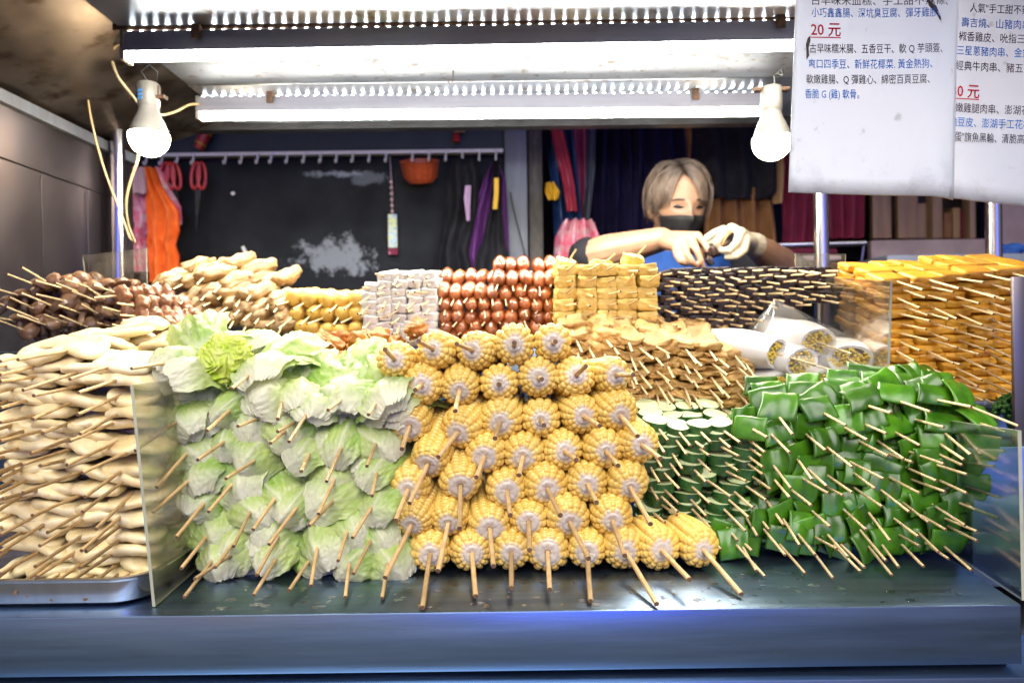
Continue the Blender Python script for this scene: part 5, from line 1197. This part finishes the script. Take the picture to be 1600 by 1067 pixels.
price_sheet('white laminated price sheet half hidden behind the one with the 20 heading', (1490, -110), (1790, -110), (1790, 340), (1462, 303), .835, cv2, [
    ('人氣"手工甜不辣、香雞排', 1520, 1668, 15, 15, 'inkdark', .003, False, None),
    ('壽吉燒、山豬肉串、', 1506, 1622, 38, 15, 'inkblue', .003, False, None),
    ('椒香雞皮、吮指三節翅、', 1502, 1640, 60, 15, 'inkdark', .003, False, None),
    ('三星蔥豬肉串、金針菇', 1499, 1630, 82, 15, 'inkblue', .003, False, None),
    ('經典牛肉串、豬五花串', 1497, 1632, 106, 15, 'inkdark', .003, False, None),
    ('30 元', 1490, 1536, 148, 22, 'inkred', .012, True, None),
    ('嫩雞腿肉串、澎湖花枝、', 1497, 1634, 172, 15, 'inkdark', .003, False, None),
    ('脆豆皮、澎湖手工花枝丸', 1487, 1632, 194, 15, 'inkblue', .003, False, None),
    ('鹹蛋"旗魚黑輪、清脆高麗菜', 1484, 1632, 217, 15, 'inkdark', .003, False, None)], .045)
# ------------------------------------------------------------------ the vendor
def remeshed(name, mb, vox, mt, smooth_it=4, k=None):
    me = mb.mesh(name, [mt]); ob = bpy.data.objects.new(name, me); COL.objects.link(ob)
    md = ob.modifiers.new('r', 'REMESH'); md.mode = 'VOXEL'; md.voxel_size = vox
    sm = ob.modifiers.new('s', 'SMOOTH'); sm.factor = .5; sm.iterations = smooth_it
    dg = bpy.context.evaluated_depsgraph_get(); out_ = bpy.data.meshes.new_from_object(ob.evaluated_get(dg))
    bpy.data.objects.remove(ob); out_.name = name
    out_.materials.clear(); out_.materials.append(MAT[mt]); out_.polygons.foreach_set('use_smooth', [True] * len(out_.polygons)); return out_
def limb(mb, pts, rs, n=14):
    """tapered chain with rounded joints (closed pieces that the remesh fuses)"""
    P_ = []; Q = []
    for i in range(len(pts) - 1):
        for k in range(5): u = k / 5; P_.append(pts[i].lerp(pts[i + 1], u)); Q.append(rs[i] + (rs[i + 1] - rs[i]) * u)
    P_.append(pts[-1]); Q.append(rs[-1]); mb.tube(P_, Q, n)
    for p, r_ in zip(pts, rs): mb.ball(p, r_ * .995, n=2)
HC = at(1058, 322, 1.97)                      # middle of the head
HR = Matrix.Rotation(R(9), 3, 'Z') @ Matrix.Rotation(R(17), 3, 'X')
def head_pt(d, inflate=0.0):
    d = Vector(d).normalized(); g_ = lambda x, z, sx, sz: math.exp(-((d.x - x) / sx) ** 2 - ((d.z - z) / sz) ** 2)
    front = max(0, -d.y)
    p = Vector((d.x * .074, d.y * .094, d.z * .112))
    if d.z < -.15:
        q = (-d.z - .15) / .85; p.x *= 1 - .28 * q; p.y *= 1 - .10 * q if d.y < 0 else 1 - .35 * q
    p.y *= 1.0
    f = front ** 2
    p.y += f * (.007 * (g_(.40, .05, .16, .10) + g_(-.40, .05, .16, .10)) - .004 * (g_(.4, .22, .3, .1) + g_(-.4, .22, .3, .1)) - .004 * (g_(.5, -.2, .25, .2) + g_(-.5, -.2, .25, .2)))
    p.y -= f * (.018 * g_(0, -.22, .13, .15) + .009 * g_(0, -.02, .10, .2) + .007 * g_(0, -.52, .22, .09) + .006 * g_(0, -.85, .25, .12))
    return p * (1 + inflate)
def head_mesh(mb):
    n1, n2 = 40, 48; v, f = [], []
    for i in range(n1 + 1):
        th = PI * i / n1
        for j in range(n2): ph = 2 * PI * j / n2; v.append(HC + HR @ head_pt((math.sin(th) * math.sin(ph), -math.sin(th) * math.cos(ph), math.cos(th))))
    for i in range(n1):
        for j in range(n2): f.append((i * n2 + j, (i + 1) * n2 + j, (i + 1) * n2 + (j + 1) % n2, i * n2 + (j + 1) % n2))
    mb.add(v, f)
    for sx in (-1, 1): mb.ball(HC + HR @ Vector((sx * .074, .012, -.012)), (.010, .018, .030), n=2)
vb = MB(); head_mesh(vb)
# joints
nk = HC + HR @ Vector((0, .02, -.10)); ch = Vector((HC.x - .005, 2.02, H + .03))
shL = at(975, 408, 2.02); shR = at(1152, 408, 2.02); shL.z = shR.z = H + .17
elL = at(918, 402, 1.74); elR = at(1232, 424, 1.80)
wrL = at(1034, 374, 1.62); wrR = at(1180, 384, 1.64)
hip = Vector((HC.x - .01, 2.10, H - .34))
limb(vb, [nk + Vector((0, .01, .03)), nk + Vector((0, .03, -.05)), ch + Vector((0, .02, .13))], [.052, .054, .07])
# trunk as stacked ovals
def ovals(mb, rows, n=28):
    v, f = [], []
    for c, rx, ry in rows:
        for j in range(n): a = 2 * PI * j / n; v.append(c + Vector((rx * math.cos(a), ry * math.sin(a), 0)))
    for i in range(len(rows) - 1):
        for j in range(n): f.append((i * n + j, i * n + (j + 1) % n, (i + 1) * n + (j + 1) % n, (i + 1) * n + j))
    f.append(tuple(range(n))[::-1]); f.append(tuple(range((len(rows) - 1) * n, len(rows) * n))); mb.add(v, f)
trunk = [(hip, .155, .105), (hip + Vector((0, -.01, .14)), .135, .10), (ch + Vector((0, .03, -.08)), .150, .11), (ch + Vector((0, .01, .05)), .165, .11), (ch + Vector((0, .01, .13)), .14, .085), (ch + Vector((0, .01, .185)), .07, .055)]
ovals(vb, trunk)
for a, b in ((shL, elL), (shR, elR)): limb(vb, [ch + Vector((.07 if a is shR else -.07, .01, .14)), a, a.lerp(b, .5), b], [.06, .057, .047, .041])
limb(vb, [elL, elL.lerp(wrL, .3), elL.lerp(wrL, .75), wrL], [.043, .045, .035, .029])
limb(vb, [elR, elR.lerp(wrR, .3), elR.lerp(wrR, .75), wrR], [.043, .045, .035, .029])
for sx in (-1, 1): limb(vb, [hip + Vector((sx * .085, 0, .0)), hip + Vector((sx * .095, -.02, -.42)), Vector((hip.x + sx * .10, 2.10, .09)), Vector((hip.x + sx * .105, 2.06, .035)), Vector((hip.x + sx * .115, 1.94, .03))], [.085, .057, .04, .038, .030])
# bare hand: back of the hand arched, fingers pointing down to the cake
def hand(mb, wr, kn, fingers, thumb, fr):
    for k_, r_ in zip(kn, (.0125, .0130, .0125, .0115)): limb(mb, [wr, wr.lerp(k_, .55), k_], [.021, .0165, r_])
    for a, b in zip(kn, kn[1:]): limb(mb, [wr.lerp(a, .8), wr.lerp(b, .8)], [.013, .013]); 
    for i, (k_, ch_) in enumerate(zip(kn, fingers)):
        limb(mb, [k_] + ch_, [fr * 1.22, fr * 1.05, fr * .95, fr * .78][:len(ch_) + 1], 12)
    limb(mb, [wr.lerp(kn[0], .15)] + thumb, [.016, .0145, .0115, .0085][:len(thumb) + 1], 12)
A_ = lambda px, py, Y: at(px, py, Y)
knL = [A_(1090, 370, 1.575), A_(1081, 374, 1.55), A_(1068, 379, 1.54), A_(1056, 386, 1.54)]
fiL = [[A_(1101, 382, 1.55), A_(1107, 393, 1.54), A_(1110, 405, 1.535)], [A_(1089, 393, 1.51), A_(1095, 408, 1.505), A_(1099, 419, 1.51)], [A_(1073, 397, 1.50), A_(1081, 409, 1.495), A_(1088, 416, 1.50)], [A_(1058, 400, 1.51), A_(1064, 409, 1.50), A_(1073, 413, 1.505)]]
hand(vb, wrL, knL, fiL, [A_(1070, 384, 1.63), A_(1092, 394, 1.61), A_(1104, 402, 1.58)], .0080)
limb(vb, [wrR, A_(1160, 376, 1.62)], [.026, .025])
person = thing('person', 'vendor in black face mask and blue apron bending over skewers with a white glove', 'person', (hip.x, 2.05, 0))
PO = -person.location
link('body', remeshed('body', vb, .0035, 'skin', 2), person, PO)
# glove on the other hand
gb = MB()
knR = [A_(1130, 360, 1.585), A_(1143, 357, 1.565), A_(1157, 363, 1.55), A_(1165, 376, 1.545)]
fiR = [[A_(1117, 364, 1.565), A_(1106, 371, 1.555), A_(1101, 377, 1.55)], [A_(1128, 368, 1.53), A_(1119, 379, 1.52), A_(1122, 388, 1.525)], [A_(1151, 380, 1.515), A_(1140, 391, 1.51), A_(1128, 392, 1.52)], [A_(1162, 392, 1.52), A_(1150, 401, 1.51), A_(1136, 402, 1.52)]]
hand(gb, A_(1172, 380, 1.62), knR, fiR, [A_(1130, 376, 1.62), A_(1112, 378, 1.61), A_(1103, 384, 1.60)], .0094)
limb(gb, [A_(1180, 384, 1.642), A_(1172, 380, 1.625)], [.031, .027])
gv = link('glove', remeshed('glove', gb, .0034, 'glove', 2), person, PO); gv['label'] = 'loose white latex glove'
# shirt with short sleeves, apron
sb = MB(); ovals(sb, [(c, rx + .012, ry + .012) for c, rx, ry in trunk[1:5]] + [(trunk[5][0] + Vector((0, 0, -.012)), .075, .065)])
for a, b in ((shL, elL), (shR, elR)): limb(sb, [ch + Vector((.07 if a is shR else -.07, .01, .14)), a, a.lerp(b, .5), a.lerp(b, .99)], [.072, .072, .062, .0545])
link('shirt', remeshed('shirt', sb, .006, 'blackcloth', 5), person, PO)
ab = MB(); v, f = [], []; NA = 22
for s_ in (0, 1):
    for (c, rx, ry) in [(trunk[0][0] + Vector((0, 0, -.3)), .19, .14)] + list(trunk[:5]) + [(ch + Vector((0, -.01, .215)), .135, .085)]:
        for j in range(NA + 1):
            a = -PI / 2 + (j / NA - .5) * 2.2; q = .030 + .005 * s_ + .004 * math.sin(j * 1.9 + c.z * 30); v.append(c + Vector(((rx + q) * math.cos(a), (ry + q) * math.sin(a), 0)))
k = NA + 1; N = 7 * k
for i in range(6):
    for j in range(NA): q = (i * k + j, i * k + j + 1, (i + 1) * k + j + 1, (i + 1) * k + j); f.append(q); f.append(tuple(x + N for x in q[::-1]))
ab.add(v, f); link('apron', ab.mesh('apron', ['bluecloth']), person, PO)
tb = MB()
for sx in (-1, 1): limb(tb, [hip + Vector((sx * .085, 0, .0)), hip + Vector((sx * .095, -.02, -.42)), Vector((hip.x + sx * .10, 2.10, .12))], [.10, .075, .062])
link('trousers', remeshed('trousers', tb, .01, 'blackcloth', 4), person, PO)
# face: mask, eyes, brows
def face_patch(az0, az1, z0, z1, off, nu=22, nv=12, pleat=0, tuck=.0):
    v, f = [], []
    for s_ in (0, 1):
        for i in range(nv + 1):
            for j in range(nu + 1):
                w_ = i / nv; u = j / nu * 2 - 1; az = az0 + (az1 - az0) * j / nu; zz = z0 + (z1 - z0) * w_; zz += tuck * u * u * (1 - 2 * w_)
                # direction whose head point has this height
                el = math.asin(max(-.98, min(.98, zz / .112))); d = Vector((math.sin(az) * math.cos(el), -math.cos(az) * math.cos(el), math.sin(el)))
                p = head_pt(d); nrm = Vector((p.x, p.y, 0)).normalized()
                bulge = .010 * (1 - u * u) * math.sin(PI * min(1, w_ * 1.1 + .05))
                p += nrm * (off + bulge * (pleat > 0) + pleat * math.sin(w_ * 19) - s_ * .0015); v.append(HC + HR @ p)
    k = nu + 1; N = k * (nv + 1)
    for i in range(nv):
        for j in range(nu): q = (i * k + j, i * k + j + 1, (i + 1) * k + j + 1, (i + 1) * k + j); f.append(q[::-1]); f.append(tuple(x + N for x in q))
    bd = [j for j in range(k)] + [i * k + nu for i in range(1, nv + 1)] + [nv * k + j for j in range(nu - 1, -1, -1)] + [i * k for i in range(nv - 1, 0, -1)]
    for i in range(len(bd)): a, b = bd[i], bd[(i + 1) % len(bd)]; f.append((a, b, b + N, a + N))
    return v, f
mb_ = MB(); mb_.add(*face_patch(-1.15, 1.15, -.014, -.114, .007, pleat=.0009, tuck=-.012)); 
mo = link('face_mask', mb_.mesh('face_mask', ['mask']), person, PO)
mb_ = MB()
for sx in (-1, 1):
    mb_ = MB(); mb_.tube([HC + HR @ (head_pt((sx * math.sin(1.0), -math.cos(1.0), -.22)) * 1.05), HC + HR @ Vector((sx * .079, -.02, -.005)), HC + HR @ Vector((sx * .083, .015, .02))], .0018, 6)
    link('ear_loop', mb_.mesh('ear_loop', ['mask']), mo)
for sx in (-1, 1):
    b_ = MB(); pts_ = []
    for i in range(7):
        az = sx * (.22 + .50 * i / 6); el = .235 + .025 * math.sin(PI * i / 6) - .008 * i ; d = Vector((math.sin(az) * math.cos(el), -math.cos(az) * math.cos(el), math.sin(el))); pts_.append(HC + HR @ (head_pt(d) * 1.012))
    b_.tube(pts_, [.0015, .0028, .0030, .0028, .0024, .0018, .0010], 8); link('eyebrow', b_.mesh('eyebrow', ['brow']), person, PO)
    b_ = MB(); pts_ = []
    for i in range(7):
        az = sx * (.26 + .34 * i / 6); el = .045 + .012 * math.sin(PI * i / 6); d = Vector((math.sin(az) * math.cos(el), -math.cos(az) * math.cos(el), math.sin(el))); pts_.append(HC + HR @ (head_pt(d) * 1.035))
    b_.tube(pts_, [.0016, .0032, .0046, .0052, .0046, .0032, .0016], 8); link('eye', b_.mesh('eye', ['eye']), person, PO)
# hair: a bob parted off centre, strand by strand, over a cap
hb = MB(); kk = []; rr = random.Random(3)
def slerp(a, b, t):
    a, b = a.normalized(), b.normalized(); w_ = math.acos(max(-1, min(1, a.dot(b))))
    return a if w_ < 1e-4 else (a * math.sin((1 - t) * w_) + b * math.sin(t * w_)) / math.sin(w_)
def strand(s_, az_end, el_end, py, infl, wd_, nn=9):
    root = Vector((-.16 * (1 if py < .2 else .3) + .02 * s_, py, .95)).normalized(); end = Vector((s_ * math.sin(az_end) * math.cos(el_end), -math.cos(az_end) * math.cos(el_end), math.sin(el_end)))
    pts_ = []; rs_ = []
    for i in range(nn):
        u = i / (nn - 1); d = slerp(root, end, u); p = head_pt(d); p = Vector((d.x * .074, d.y * .094, d.z * .112)) if d.z < -.1 else p
        h_ = infl * (.55 + .75 * math.sin(PI * min(.75, u))) ; p = p + d * (.005 + h_ * .7) * (1 - .5 * max(0, u - .6) / .4)
        p += Vector((rr.uniform(-1, 1), rr.uniform(-1, 1), 0)) * .0045 * u * u; pts_.append(HC + HR @ p); rs_.append(wd_ * (1 - .75 * u ** 2))
    n0 = len(hb.v); hb.tube(pts_, rs_, 5); kv = rr.uniform(.7, 1.0); kk.extend([kv * min(1, (i // 5) / 3.4) for i in range(len(hb.v) - n0)])
for s_ in (-1, 1):
    for i in range(330):
        az = rr.uniform(.80 if s_ > 0 else 1.02, PI); py = -.55 + 1.25 * (az - .6) / (PI - .6) + rr.uniform(-.12, .12)
        el = (.10 if s_ > 0 else -.10) + rr.uniform(-.14, .20) - .30 * max(0, az - 1.5)
        if az < 1.15: el += .10
        strand(s_, az, el, min(.75, py), rr.uniform(.001, .011), rr.uniform(.0015, .0032))
for i in range(70):            # loose fringe falling over the forehead
    strand(1, rr.uniform(.42, .95), rr.uniform(.08, .30), -.55 + rr.uniform(-.15, .15), rr.uniform(.003, .010), rr.uniform(.0014, .0030))
for i in range(40):
    strand(-1, rr.uniform(.72, 1.15), rr.uniform(-.05, .22), -.5 + rr.uniform(-.15, .15), rr.uniform(.003, .010), rr.uniform(.0014, .0028))
for i in range(36):            # stray ends
    strand(rr.choice((-1, 1)), rr.uniform(.9, 2.4), rr.uniform(-.45, .0), rr.uniform(-.4, .4), rr.uniform(.016, .034), rr.uniform(.0010, .0018))
n0 = len(hb.v); v, f = [], []
for i in range(15):
    for j in range(36):
        th = 1.75 * i / 14; ph = 2 * PI * j / 36; d = Vector((math.sin(th) * math.sin(ph), -math.sin(th) * math.cos(ph), math.cos(th)))
        fr = max(0, -d.y) ; lim = .95 if fr > .0 else 2
        if d.y < -.35: d = slerp(Vector((-.1, .1, 1)), d, min(1, .62 / max(.01, th)))
        v.append(HC + HR @ (head_pt(d) + d * .008))
for i in range(14):
    for j in range(36): f.append((i * 36 + j, (i + 1) * 36 + j, (i + 1) * 36 + (j + 1) % 36, i * 36 + (j + 1) % 36))
hb.add(v, f); kk.extend([.25] * len(v))
link('hair', mk('hair', hb.v, hb.f, 'hair', k=kk), person, PO)
# the dark cake being bagged, held between the hands
t = thing('held_skewer', 'dark rice cake on a short stick held between bare hand and white glove', 'skewer', A_(1122, 392, 1.53))
hm = blob('blood_cake', .030, .020, .013, 'bloodcake', .55, .22, 2.2, 9, n=8); hm.materials.clear(); hm.materials.append(pm('wet_cake', (.03, .018, .016), (.06, .035, .03), scale=60, rough=.25, coat=.5, bump=.4, bscale=120))
link('blood_cake', hm, t, (.004, .012, .004), eu(0, -.35, .3)); link('blood_cake', BC[0], t, (-.022, -.005, -.024), eu(.2, .9, .1), (.9, .8, .9))
link('stick', STICK[.0020], t, (.004, -.004, .006), track(Vector((.35, -.45, .8))), (1, .045, 1))
